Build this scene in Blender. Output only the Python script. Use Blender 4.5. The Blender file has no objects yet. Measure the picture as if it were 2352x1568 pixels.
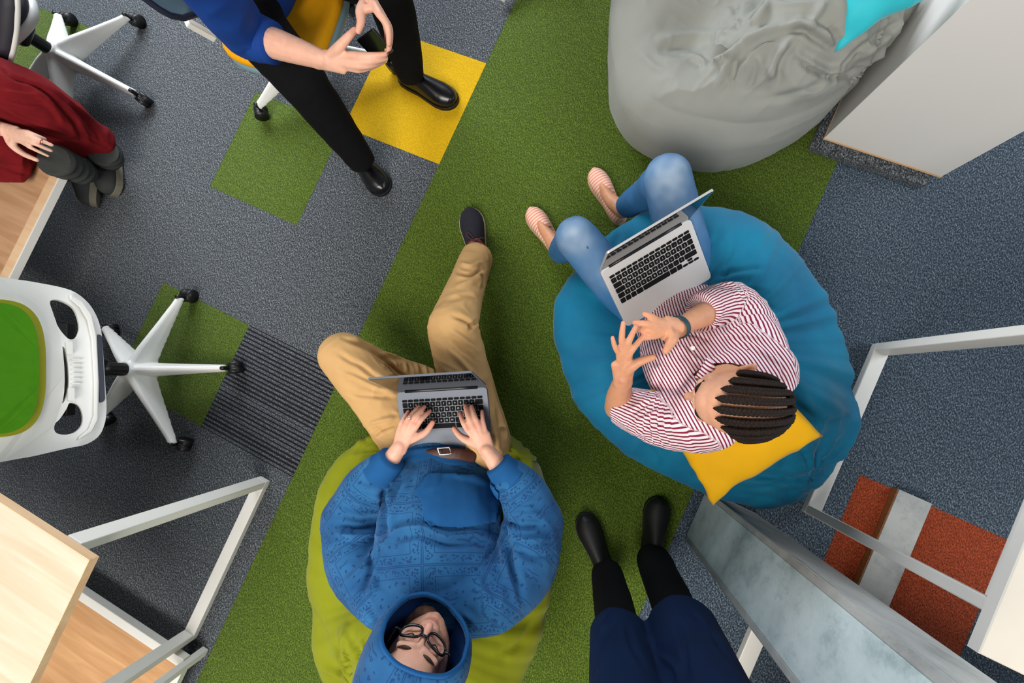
import bpy, bmesh, math, random
import numpy as np
from mathutils import Matrix, Vector

# ------------------------------------------------------------------ camera
W, H = 2352, 1568
F_PX = 1000.0
CAM_H = 1.780
RX, RY, RZ = -0.09292, -0.12999, -0.43179
scene = bpy.context.scene
COL = scene.collection

def _rot(rx, ry, rz):
    c, s = math.cos, math.sin
    Rx = np.array([[1, 0, 0], [0, c(rx), -s(rx)], [0, s(rx), c(rx)]])
    Ry = np.array([[c(ry), 0, s(ry)], [0, 1, 0], [-s(ry), 0, c(ry)]])
    Rz = np.array([[c(rz), -s(rz), 0], [s(rz), c(rz), 0], [0, 0, 1]])
    return Rx @ Ry @ Rz

CR = _rot(RX, RY, RZ)
cam_data = bpy.data.cameras.new('camera')
cam_data.lens = F_PX / W * 36.0
cam_data.sensor_width = 36.0
cam_data.clip_start = 0.05
cam = bpy.data.objects.new('camera', cam_data)
COL.objects.link(cam)
M4 = np.eye(4); M4[:3, :3] = CR.T; M4[:3, 3] = (0, 0, CAM_H)
cam.matrix_world = Matrix(M4.tolist())
scene.camera = cam

# ------------------------------------------------------------------ light
scene.view_settings.view_transform = 'Standard'
scene.view_settings.look = 'None'
scene.view_settings.exposure = 0.12
scene.view_settings.gamma = 1.0
scene.view_settings.use_curve_mapping = False

world = bpy.data.worlds.new('office_air')
scene.world = world
world.use_nodes = True
bg = world.node_tree.nodes['Background']
bg.inputs[0].default_value = (0.90, 0.95, 1.0, 1)
bg.inputs[1].default_value = 0.14

def area(name, loc, target, sx, sy, power, color):
    l = bpy.data.lights.new(name, 'AREA')
    l.shape = 'RECTANGLE'; l.size = sx; l.size_y = sy
    l.energy = power; l.color = color
    o = bpy.data.objects.new(name, l); COL.objects.link(o)
    o.location = loc
    d = Vector(target) - Vector(loc)
    o.rotation_euler = d.to_track_quat('-Z', 'Y').to_euler()
    return o
# windows in the far left and the right wall, warm ceiling panel behind the standing person
area('window_light', (-3.4, 2.9, 1.9), (-1.9, 1.1, 0), 3.0, 1.6, 225, (0.90, 0.95, 1.0))
area('side_window_light', (3.6, 2.2, 2.2), (.9, .4, .1), 2.4, 1.6, 100, (0.88, 0.94, 1.0))
area('ceiling_panel_light', (-.2, -2.2, 3.5), (.2, -.2, .3), 3.4, 1.8, 205, (1.0, 0.95, 0.88))

# ------------------------------------------------------------------ helpers
def A(x, y, z=0.0):
    """pixel of the photograph at height z (metres) -> point in the room"""
    d = np.array([(x - W / 2) / F_PX, -(y - H / 2) / F_PX, -1.0])
    w = CR.T @ d
    t = (z - CAM_H) / w[2]
    return np.array([0, 0, CAM_H]) + t * w

def nrm(v):
    v = np.asarray(v, float); return v / (np.linalg.norm(v) + 1e-12)

def tag(o, label=None, cat=None, group=None, kind=None):
    if label: o['label'] = label
    if cat: o['category'] = cat
    if group: o['group'] = group
    if kind: o['kind'] = kind
    return o

def empty(name, loc, label, cat, group=None):
    o = bpy.data.objects.new(name, None); COL.objects.link(o)
    o.empty_display_size = 0.05
    o.location = Vector([float(c) for c in loc])
    tag(o, label, cat, group)
    return o

def world_of(p):
    b = Matrix.LocRotScale(p.location, p.rotation_euler, p.scale)
    if p.parent is None: return b
    return world_of(p.parent) @ p.matrix_parent_inverse @ b

def link(o, parent=None):
    """link into the scene; a child keeps its place in the room"""
    COL.objects.link(o)
    if parent is not None:
        o.parent = parent
        o.matrix_parent_inverse = world_of(parent).inverted()
    return o

def mesh_from(name, verts, faces, mat=None, parent=None, smooth=True):
    me = bpy.data.meshes.new(name)
    me.from_pydata([tuple(map(float, v)) for v in verts], [], [tuple(int(i) for i in f) for f in faces])
    me.update()
    if smooth:
        me.polygons.foreach_set('use_smooth', [True] * len(me.polygons))
    o = bpy.data.objects.new(name, me)
    if mat is not None: me.materials.append(mat)
    link(o, parent)
    return o

def obj_from_mesh(name, me, mat=None, parent=None):
    o = bpy.data.objects.new(name, me)
    me.name = name
    if mat is not None:
        me.materials.clear(); me.materials.append(mat)
    link(o, parent)
    return o

# value noise ---------------------------------------------------------------
def _h(i, j, k, seed):
    n = (i * 374761393 + j * 668265263 + k * 2147483647 + seed * 974711) & 0xffffffff
    n = ((n ^ (n >> 13)) * 1274126177) & 0xffffffff
    return ((n ^ (n >> 16)) & 0xffff) / 65535.0

def vnoise(p, seed=0):
    p = np.asarray(p, float)
    i = np.floor(p).astype(np.int64); f = p - i
    u = f * f * f * (f * (f * 6 - 15) + 10)
    r = 0
    for a in (0, 1):
        for b in (0, 1):
            for c in (0, 1):
                wgt = (u[:, 0] if a else 1 - u[:, 0]) * (u[:, 1] if b else 1 - u[:, 1]) * (u[:, 2] if c else 1 - u[:, 2])
                r = r + wgt * _h(i[:, 0] + a, i[:, 1] + b, i[:, 2] + c, seed)
    return r * 2 - 1

def fbm(p, seed=0, o=3):
    r = 0; a = 1
    for k in range(o):
        r = r + a * vnoise(p, seed + k); p = p * 2.03; a *= .5
    return r

def ridge(p, seed=0):
    return 1 - 2 * np.abs(vnoise(p, seed))

def mesh_co(me):
    a = np.empty(len(me.vertices) * 3); me.vertices.foreach_get('co', a); return a.reshape(-1, 3)

def mesh_no(me):
    a = np.empty(len(me.vertices) * 3)
    me.vertex_normals.foreach_get('vector', a); return a.reshape(-1, 3)

def set_co(me, co):
    me.vertices.foreach_set('co', np.ascontiguousarray(co, dtype=float).ravel()); me.update()

def folds(me, amp, dirs, freq, seed=0, stretch=5.0, mask=None):
    """cloth folds: noise stretched along each direction, pushed along the normals"""
    co = mesh_co(me); no = mesh_no(me); d = np.zeros(len(co))
    for k, (v, am) in enumerate(dirs):
        v = nrm(v)
        al = co @ v
        q = co - np.outer(al, v) * (1 - 1 / stretch)
        q = q + 0.02 * np.stack([vnoise(co * 9, seed + 11 + i) for i in range(3)], 1)
        d += am * (ridge(q * freq, seed + k * 5) * .7 + vnoise(q * freq * .5, seed + 3 + k) * .8)
    if mask is not None: d = d * mask(co)
    set_co(me, co + no * (amp * d)[:, None])

def to_px(co):
    c = (np.asarray(co, float) - np.array([0, 0, CAM_H])) @ CR.T
    return np.stack([W / 2 + F_PX * c[:, 0] / -c[:, 2], H / 2 - F_PX * c[:, 1] / -c[:, 2]], 1)

def creases(me, lines):
    """raise or sink the cloth along traced fold lines (upper side only)"""
    co = mesh_co(me); no = mesh_no(me); px = to_px(co)
    view = np.array([0, 0, CAM_H]) - co; view /= np.linalg.norm(view, axis=1)[:, None]
    face = np.clip(np.sum(no * view, 1) * 2.2, 0, 1)
    d = np.zeros(len(co))
    wob = 2.2 * np.stack([vnoise(co * 24, 301), vnoise(co * 24, 302)], 1)
    px = px + wob
    for pts, w, amp in lines:
        pts = catmull(np.array(pts, float), 5) if len(pts) > 2 else np.array(pts, float)
        best = np.full(len(co), 1e9); tt = np.zeros(len(co)); n = len(pts) - 1
        for k in range(n):
            a, b = pts[k], pts[k + 1]; ab = b - a
            t = np.clip(((px - a) @ ab) / (ab @ ab + 1e-9), 0, 1)
            q = np.linalg.norm(px - a - np.outer(t, ab), axis=1)
            m = q < best; best[m] = q[m]; tt[m] = (k + t[m]) / n
        taper = np.clip(np.sin(np.pi * np.clip(tt, .04, .96)) * 1.6, 0, 1)
        d += amp * taper * (np.exp(-(best / w) ** 2) - .55 * np.exp(-(best / (2.3 * w)) ** 2))
    set_co(me, co + no * (d * face)[:, None])

# tubes ---------------------------------------------------------------------
def catmull(pts, n):
    pts = np.asarray(pts, float)
    if len(pts) < 3 or n <= 1:
        out = []
        for i in range(len(pts) - 1):
            for k in range(max(n, 1)):
                out.append(pts[i] + (pts[i + 1] - pts[i]) * k / max(n, 1))
        out.append(pts[-1]); return np.array(out)
    P = np.vstack([2 * pts[0] - pts[1], pts, 2 * pts[-1] - pts[-2]])
    out = []
    for i in range(1, len(P) - 2):
        p0, p1, p2, p3 = P[i - 1], P[i], P[i + 1], P[i + 2]
        for k in range(n):
            t = k / n
            out.append(.5 * ((2 * p1) + (-p0 + p2) * t + (2 * p0 - 5 * p1 + 4 * p2 - p3) * t * t + (-p0 + 3 * p1 - 3 * p2 + p3) * t ** 3))
    out.append(pts[-1])
    return np.array(out)

def tube(pts, rad, seg=16, ref=None, sub=4, cap='round', capb=None):
    """closed tube. rad: list of r or (a,b); a lies along ref"""
    pts = np.asarray(pts, float)
    ra = np.array([(r, r) if np.isscalar(r) else r for r in rad], float)
    X = np.hstack([pts, ra])
    X = catmull(X, sub)
    C = X[:, :3]; R = np.maximum(X[:, 3:5], 1e-4)
    T = np.gradient(C, axis=0); T = T / (np.linalg.norm(T, axis=1)[:, None] + 1e-12)
    rings = []
    xprev = None
    fr = []
    for i in range(len(C)):
        t = T[i]
        if ref is not None:
            x = np.asarray(ref, float) - t * np.dot(ref, t)
        elif xprev is None:
            a = np.array([0, 0, 1.]) if abs(t[2]) < .9 else np.array([1., 0, 0])
            x = a - t * np.dot(a, t)
        else:
            x = xprev - t * np.dot(xprev, t)
        x = nrm(x); xprev = x; y = np.cross(t, x)
        fr.append((C[i], x, y, t, R[i]))
    capb = capb or cap
    full = []
    m = [.25, .5, .75, .92]
    if cap == 'round':
        c, x, y, t, r = fr[0]; rm = min(r)
        for s in (.97, .82, .58, .28):
            k = math.sqrt(1 - s * s); full.append((c - t * rm * s, x, y, t, r * k))
    full += fr
    if capb == 'round':
        c, x, y, t, r = fr[-1]; rm = min(r)
        for s in (.28, .58, .82, .97):
            k = math.sqrt(1 - s * s); full.append((c + t * rm * s, x, y, t, r * k))
    an = np.linspace(0, 2 * np.pi, seg, endpoint=False)
    V = []
    for c, x, y, t, r in full:
        V.append(c + np.outer(np.cos(an) * r[0], x) + np.outer(np.sin(an) * r[1], y))
    n = len(V); V = np.vstack(V)
    Fc = []
    for i in range(n - 1):
        for j in range(seg):
            j2 = (j + 1) % seg
            Fc.append((i * seg + j, i * seg + j2, (i + 1) * seg + j2, (i + 1) * seg + j))
    Fc.append(tuple(range(seg - 1, -1, -1)))
    Fc.append(tuple((n - 1) * seg + j for j in range(seg)))
    return V, Fc

def ball(c, r, axes=None, n=12):
    r = np.array([r] * 3 if np.isscalar(r) else r, float)
    ax = np.eye(3) if axes is None else np.array([nrm(a) for a in axes])
    V = [(0, 0, 1.)]; Fc = []
    for i in range(1, n):
        th = math.pi * i / n
        for j in range(2 * n):
            ph = math.pi * j / n
            V.append((math.sin(th) * math.cos(ph), math.sin(th) * math.sin(ph), math.cos(th)))
    V.append((0, 0, -1.)); m = 2 * n
    for j in range(m):
        Fc.append((0, 1 + j, 1 + (j + 1) % m))
        Fc.append((len(V) - 1, 1 + (n - 2) * m + (j + 1) % m, 1 + (n - 2) * m + j))
    for i in range(n - 2):
        for j in range(m):
            a = 1 + i * m + j; b = 1 + i * m + (j + 1) % m
            Fc.append((a, a + m, b + m, b))
    V = np.array(V) * r
    return np.asarray(c) + V @ ax, Fc

def join(geoms):
    V = []; Fc = []; o = 0
    for v, f in geoms:
        V.append(np.asarray(v, float)); Fc += [tuple(i + o for i in t) for t in f]; o += len(v)
    return np.vstack(V), Fc

def fused(name, geoms, voxel, smooth=4, factor=.5):
    """one continuous surface out of overlapping closed shapes"""
    v, f = join(geoms)
    me = bpy.data.meshes.new(name + '_raw')
    me.from_pydata([tuple(map(float, c)) for c in v], [], f); me.update()
    o = bpy.data.objects.new(name + '_raw', me); COL.objects.link(o)
    r = o.modifiers.new('remesh', 'REMESH'); r.mode = 'VOXEL'; r.voxel_size = voxel; r.use_smooth_shade = True
    if smooth:
        s = o.modifiers.new('smooth', 'SMOOTH'); s.iterations = smooth; s.factor = factor
    dg = bpy.context.evaluated_depsgraph_get(); dg.update()
    out = bpy.data.meshes.new_from_object(o.evaluated_get(dg))
    bpy.data.objects.remove(o); bpy.data.meshes.remove(me)
    out.polygons.foreach_set('use_smooth', [True] * len(out.polygons))
    out.name = name
    return out

def box_geo(c, size, axes=None):
    ax = np.eye(3) if axes is None else np.array([nrm(a) for a in axes])
    s = np.array(size, float) / 2
    V = [np.asarray(c) + (np.array([i, j, k]) * s) @ ax for i in (-1, 1) for j in (-1, 1) for k in (-1, 1)]
    Fc = [(0, 1, 3, 2), (4, 6, 7, 5), (0, 4, 5, 1), (2, 3, 7, 6), (0, 2, 6, 4), (1, 5, 7, 3)]
    return np.array(V), Fc

def box(name, c, size, mat, parent=None, axes=None, bevel=0.004, seg=2):
    v, f = box_geo(c, size, axes)
    bm = bmesh.new()
    vs = [bm.verts.new(tuple(map(float, p))) for p in v]
    for t in f: bm.faces.new([vs[i] for i in t])
    bmesh.ops.recalc_face_normals(bm, faces=bm.faces)
    if bevel > 0:
        bmesh.ops.bevel(bm, geom=bm.edges[:], offset=bevel, segments=seg, affect='EDGES', profile=.5)
    me = bpy.data.meshes.new(name); bm.to_mesh(me); bm.free()
    o = bpy.data.objects.new(name, me)
    if mat is not None: me.materials.append(mat)
    link(o, parent)
    return o

def beam(name, a, b, w, h, mat, parent=None, up=(0, 0, 1), bevel=.003):
    a = np.asarray(a, float); b = np.asarray(b, float)
    t = nrm(b - a); u = np.asarray(up, float); u = u - t * np.dot(u, t)
    if np.linalg.norm(u) < 1e-4: u = np.array([1., 0, 0]) - t * t[0]
    u = nrm(u); s = np.cross(t, u)
    return box(name, (a + b) / 2, (np.linalg.norm(b - a), w, h), mat, parent, (t, s, u), bevel)

def tube_obj(name, pts, rad, mat, parent=None, **k):
    v, f = tube(pts, rad, **k)
    return mesh_from(name, v, f, mat, parent)

def plate(name, outline, holes, fmap, thick, mat, parent=None, smooth=False, cell=.02):
    """flat outline (2D) with holes, mapped to the room by fmap and given thickness"""
    bm = bmesh.new()
    def loop(pts):
        vs = [bm.verts.new((float(p[0]), float(p[1]), 0)) for p in pts]
        return [bm.edges.new((vs[i], vs[(i + 1) % len(vs)])) for i in range(len(vs))]
    ed = loop(outline)
    for hole in holes: ed += loop(hole)
    bmesh.ops.triangle_fill(bm, use_beauty=True, edges=ed)
    bmesh.ops.recalc_face_normals(bm, faces=bm.faces)
    me = bpy.data.meshes.new(name); bm.to_mesh(me); bm.free()
    co = mesh_co(me)
    set_co(me, np.array([fmap(c[0], c[1]) for c in co]))
    o = bpy.data.objects.new(name, me)
    me.materials.append(mat)
    link(o, parent)
    s = o.modifiers.new('thickness', 'SOLIDIFY'); s.thickness = thick; s.offset = 0
    b = o.modifiers.new('edge', 'BEVEL'); b.width = min(thick * .3, .006); b.segments = 2; b.limit_method = 'ANGLE'
    return o

def rounded(pts, r, n=6):
    """round the corners of a 2D polygon"""
    pts = [np.asarray(p, float) for p in pts]; out = []
    for i in range(len(pts)):
        p0, p, p2 = pts[i - 1], pts[i], pts[(i + 1) % len(pts)]
        d0 = p0 - p; d2 = p2 - p
        k = min(r, .49 * np.linalg.norm(d0), .49 * np.linalg.norm(d2))
        a = p + nrm(d0) * k; b = p + nrm(d2) * k
        for t in np.linspace(0, 1, n):
            out.append((1 - t) ** 2 * a + 2 * t * (1 - t) * p + t * t * b)
    return out

# ------------------------------------------------------------------ materials
def srgb(r, g, b):
    f = lambda c: (c / 255 / 12.92) if c / 255 <= .04045 else ((c / 255 + .055) / 1.055) ** 2.4
    return (f(r), f(g), f(b), 1)

def new_mat(name):
    m = bpy.data.materials.new(name); m.use_nodes = True
    nt = m.node_tree; bs = nt.nodes['Principled BSDF']
    return m, nt, bs

def N(nt, kind, **kw):
    n = nt.nodes.new(kind)
    for k, v in kw.items(): setattr(n, k, v)
    return n

def surf(name, col, rough=.6, var=.08, scale=30, bump=.1, bscale=200, spec=.5, sheen=0, metal=0, coat=0, col2=None, detail=4, bdist=.002):
    """colour with mottling, fine relief"""
    m, nt, bs = new_mat(name)
    tc = N(nt, 'ShaderNodeTexCoord')
    no = N(nt, 'ShaderNodeTexNoise'); no.inputs['Scale'].default_value = scale; no.inputs['Detail'].default_value = detail
    nt.links.new(tc.outputs['Object'], no.inputs['Vector'])
    rp = N(nt, 'ShaderNodeValToRGB')
    c = np.array(col[:3])
    c2 = np.array(col2[:3]) if col2 is not None else c
    rp.color_ramp.elements[0].position = .3; rp.color_ramp.elements[1].position = .7
    rp.color_ramp.elements[0].color = tuple(c * (1 - var)) + (1,)
    rp.color_ramp.elements[1].color = tuple(np.minimum(c2 * (1 + var), 1)) + (1,)
    nt.links.new(no.outputs['Fac'], rp.inputs['Fac'])
    nt.links.new(rp.outputs['Color'], bs.inputs['Base Color'])
    bs.inputs['Roughness'].default_value = rough
    bs.inputs['Specular IOR Level'].default_value = spec
    bs.inputs['Metallic'].default_value = metal
    if coat: bs.inputs['Coat Weight'].default_value = coat; bs.inputs['Coat Roughness'].default_value = .15
    if sheen:
        bs.inputs['Sheen Weight'].default_value = sheen; bs.inputs['Sheen Roughness'].default_value = .4
    if bump:
        nb = N(nt, 'ShaderNodeTexNoise'); nb.inputs['Scale'].default_value = bscale; nb.inputs['Detail'].default_value = 3
        nt.links.new(tc.outputs['Object'], nb.inputs['Vector'])
        bp = N(nt, 'ShaderNodeBump'); bp.inputs['Strength'].default_value = bump; bp.inputs['Distance'].default_value = bdist
        nt.links.new(nb.outputs['Fac'], bp.inputs['Height'])
        nt.links.new(bp.outputs['Normal'], bs.inputs['Normal'])
    return m

def carpet(name, dark, mid, light, stripes=False, mott=.14, relief=.55):
    """looped pile: speckle of light and dark yarn, fine relief"""
    m, nt, bs = new_mat(name)
    geo = N(nt, 'ShaderNodeNewGeometry')
    mp = N(nt, 'ShaderNodeMapping'); mp.inputs['Rotation'].default_value = (0, 0, .5); mp.inputs['Scale'].default_value = (1, .55, 1)
    nt.links.new(geo.outputs['Position'], mp.inputs['Vector'])
    n1 = N(nt, 'ShaderNodeTexNoise'); n1.inputs['Scale'].default_value = 240; n1.inputs['Detail'].default_value = 2; n1.inputs['Roughness'].default_value = .7
    nt.links.new(mp.outputs['Vector'], n1.inputs['Vector'])
    rp = N(nt, 'ShaderNodeValToRGB'); e = rp.color_ramp.elements
    e[0].position = .33; e[0].color = dark; e[1].position = .68; e[1].color = light
    k = e.new(.5); k.color = mid
    nt.links.new(n1.outputs['Fac'], rp.inputs['Fac'])
    n2 = N(nt, 'ShaderNodeTexNoise'); n2.inputs['Scale'].default_value = 42; n2.inputs['Detail'].default_value = 3
    nt.links.new(geo.outputs['Position'], n2.inputs['Vector'])
    mr = N(nt, 'ShaderNodeMapRange'); mr.inputs[1].default_value = .3; mr.inputs[2].default_value = .7; mr.inputs[3].default_value = 1 - mott; mr.inputs[4].default_value = 1 + mott
    nt.links.new(n2.outputs['Fac'], mr.inputs[0])
    mx = N(nt, 'ShaderNodeMix', data_type='RGBA', blend_type='MULTIPLY'); mx.inputs[0].default_value = 1
    nt.links.new(rp.outputs['Color'], mx.inputs[6]); nt.links.new(mr.outputs[0], mx.inputs[7])
    last = mx.outputs[2]
    hgt = n1.outputs['Fac']
    if stripes:
        sx = N(nt, 'ShaderNodeSeparateXYZ'); nt.links.new(geo.outputs['Position'], sx.inputs[0])
        m1 = N(nt, 'ShaderNodeMath', operation='MULTIPLY'); m1.inputs[1].default_value = 2 * math.pi / .0185
        nt.links.new(sx.outputs[stripes - 1], m1.inputs[0])
        sn = N(nt, 'ShaderNodeMath', operation='SINE'); nt.links.new(m1.outputs[0], sn.inputs[0])
        n3 = N(nt, 'ShaderNodeTexNoise', noise_dimensions='1D'); n3.inputs['Scale'].default_value = 14
        nt.links.new(sx.outputs[stripes - 1], n3.inputs['W'])
        ad = N(nt, 'ShaderNodeMath', operation='MULTIPLY_ADD'); ad.inputs[1].default_value = 2.6; ad.inputs[2].default_value = -1.0
        nt.links.new(n3.outputs['Fac'], ad.inputs[0])
        gt = N(nt, 'ShaderNodeMath', operation='GREATER_THAN'); nt.links.new(sn.outputs[0], gt.inputs[0]); nt.links.new(ad.outputs[0], gt.inputs[1])
        m3 = N(nt, 'ShaderNodeMix', data_type='RGBA'); nt.links.new(gt.outputs[0], m3.inputs[0])
        nt.links.new(last, m3.inputs[6]); m3.inputs[7].default_value = srgb(17, 17, 22)
        last = m3.outputs[2]
    nt.links.new(last, bs.inputs['Base Color'])
    bs.inputs['Roughness'].default_value = .95; bs.inputs['Specular IOR Level'].default_value = .15
    bs.inputs['Sheen Weight'].default_value = .12; bs.inputs['Sheen Roughness'].default_value = .5
    bp = N(nt, 'ShaderNodeBump'); bp.inputs['Strength'].default_value = relief; bp.inputs['Distance'].default_value = .004
    nt.links.new(hgt, bp.inputs['Height']); nt.links.new(bp.outputs['Normal'], bs.inputs['Normal'])
    return m

def wood(name, c1, c2, rot=0, scale=6, rough=.45):
    m, nt, bs = new_mat(name)
    tc = N(nt, 'ShaderNodeNewGeometry')
    mp = N(nt, 'ShaderNodeMapping'); mp.inputs['Rotation'].default_value = (0, 0, rot); mp.inputs['Scale'].default_value = (1.2, 14, 14)
    nt.links.new(tc.outputs['Position'], mp.inputs['Vector'])
    n = N(nt, 'ShaderNodeTexNoise'); n.inputs['Scale'].default_value = scale * .35; n.inputs['Detail'].default_value = 5; n.inputs['Distortion'].default_value = .6
    nt.links.new(mp.outputs['Vector'], n.inputs['Vector'])
    rp = N(nt, 'ShaderNodeValToRGB'); rp.color_ramp.elements[0].position = .3; rp.color_ramp.elements[1].position = .72
    rp.color_ramp.elements[0].color = c1; rp.color_ramp.elements[1].color = c2
    nt.links.new(n.outputs['Fac'], rp.inputs['Fac']); nt.links.new(rp.outputs['Color'], bs.inputs['Base Color'])
    bs.inputs['Roughness'].default_value = rough
    return m

def skin_mat(name):
    m, nt, bs = new_mat(name)
    at = N(nt, 'ShaderNodeAttribute'); at.attribute_name = 'tone'
    tc = N(nt, 'ShaderNodeTexCoord')
    n = N(nt, 'ShaderNodeTexNoise'); n.inputs['Scale'].default_value = 55; n.inputs['Detail'].default_value = 4
    nt.links.new(tc.outputs['Object'], n.inputs['Vector'])
    mr = N(nt, 'ShaderNodeMapRange'); mr.inputs[1].default_value = .3; mr.inputs[2].default_value = .7; mr.inputs[3].default_value = .93; mr.inputs[4].default_value = 1.06
    nt.links.new(n.outputs['Fac'], mr.inputs[0])
    mx = N(nt, 'ShaderNodeMix', data_type='RGBA', blend_type='MULTIPLY'); mx.inputs[0].default_value = 1
    nt.links.new(at.outputs['Color'], mx.inputs[6]); nt.links.new(mr.outputs[0], mx.inputs[7])
    nt.links.new(mx.outputs[2], bs.inputs['Base Color'])
    bs.inputs['Roughness'].default_value = .5; bs.inputs['Specular IOR Level'].default_value = .35
    bs.inputs['Subsurface Weight'].default_value = .12; bs.inputs['Subsurface Radius'].default_value = (.012, .005, .003); bs.inputs['Subsurface Scale'].default_value = .6
    nb = N(nt, 'ShaderNodeTexNoise'); nb.inputs['Scale'].default_value = 420; nb.inputs['Detail'].default_value = 2
    nt.links.new(tc.outputs['Object'], nb.inputs['Vector'])
    bp = N(nt, 'ShaderNodeBump'); bp.inputs['Strength'].default_value = .12; bp.inputs['Distance'].default_value = .001
    nt.links.new(nb.outputs['Fac'], bp.inputs['Height']); nt.links.new(bp.outputs['Normal'], bs.inputs['Normal'])
    return m

def set_tone(me, cols, name='tone'):
    at = me.color_attributes.new(name, 'FLOAT_COLOR', 'POINT')
    a = np.ones((len(cols), 4)); a[:, :3] = cols
    at.data.foreach_set('color', a.ravel())

def set_attr(me, name, vals):
    at = me.attributes.new(name, 'FLOAT', 'POINT')
    at.data.foreach_set('value', np.asarray(vals, dtype=np.float32))

def striped_shirt():
    m, nt, bs = new_mat('striped_cotton')
    at = N(nt, 'ShaderNodeAttribute'); at.attribute_name = 'stripe'
    m1 = N(nt, 'ShaderNodeMath', operation='MULTIPLY'); m1.inputs[1].default_value = 2 * math.pi / .0088
    nt.links.new(at.outputs['Fac'], m1.inputs[0])
    sn = N(nt, 'ShaderNodeMath', operation='SINE'); nt.links.new(m1.outputs[0], sn.inputs[0])
    mr = N(nt, 'ShaderNodeMapRange'); mr.inputs[1].default_value = .0; mr.inputs[2].default_value = .45
    nt.links.new(sn.outputs[0], mr.inputs[0])
    mx = N(nt, 'ShaderNodeMix', data_type='RGBA')
    nt.links.new(mr.outputs[0], mx.inputs[0])
    mx.inputs[6].default_value = srgb(236, 222, 228); mx.inputs[7].default_value = srgb(128, 34, 58)
    nt.links.new(mx.outputs[2], bs.inputs['Base Color'])
    bs.inputs['Roughness'].default_value = .85; bs.inputs['Specular IOR Level'].default_value = .2
    tc = N(nt, 'ShaderNodeTexCoord')
    nb = N(nt, 'ShaderNodeTexNoise'); nb.inputs['Scale'].default_value = 26; nb.inputs['Detail'].default_value = 3
    nt.links.new(tc.outputs['Object'], nb.inputs['Vector'])
    bp = N(nt, 'ShaderNodeBump'); bp.inputs['Strength'].default_value = .35; bp.inputs['Distance'].default_value = .012
    nt.links.new(nb.outputs['Fac'], bp.inputs['Height']); nt.links.new(bp.outputs['Normal'], bs.inputs['Normal'])
    return m

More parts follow.
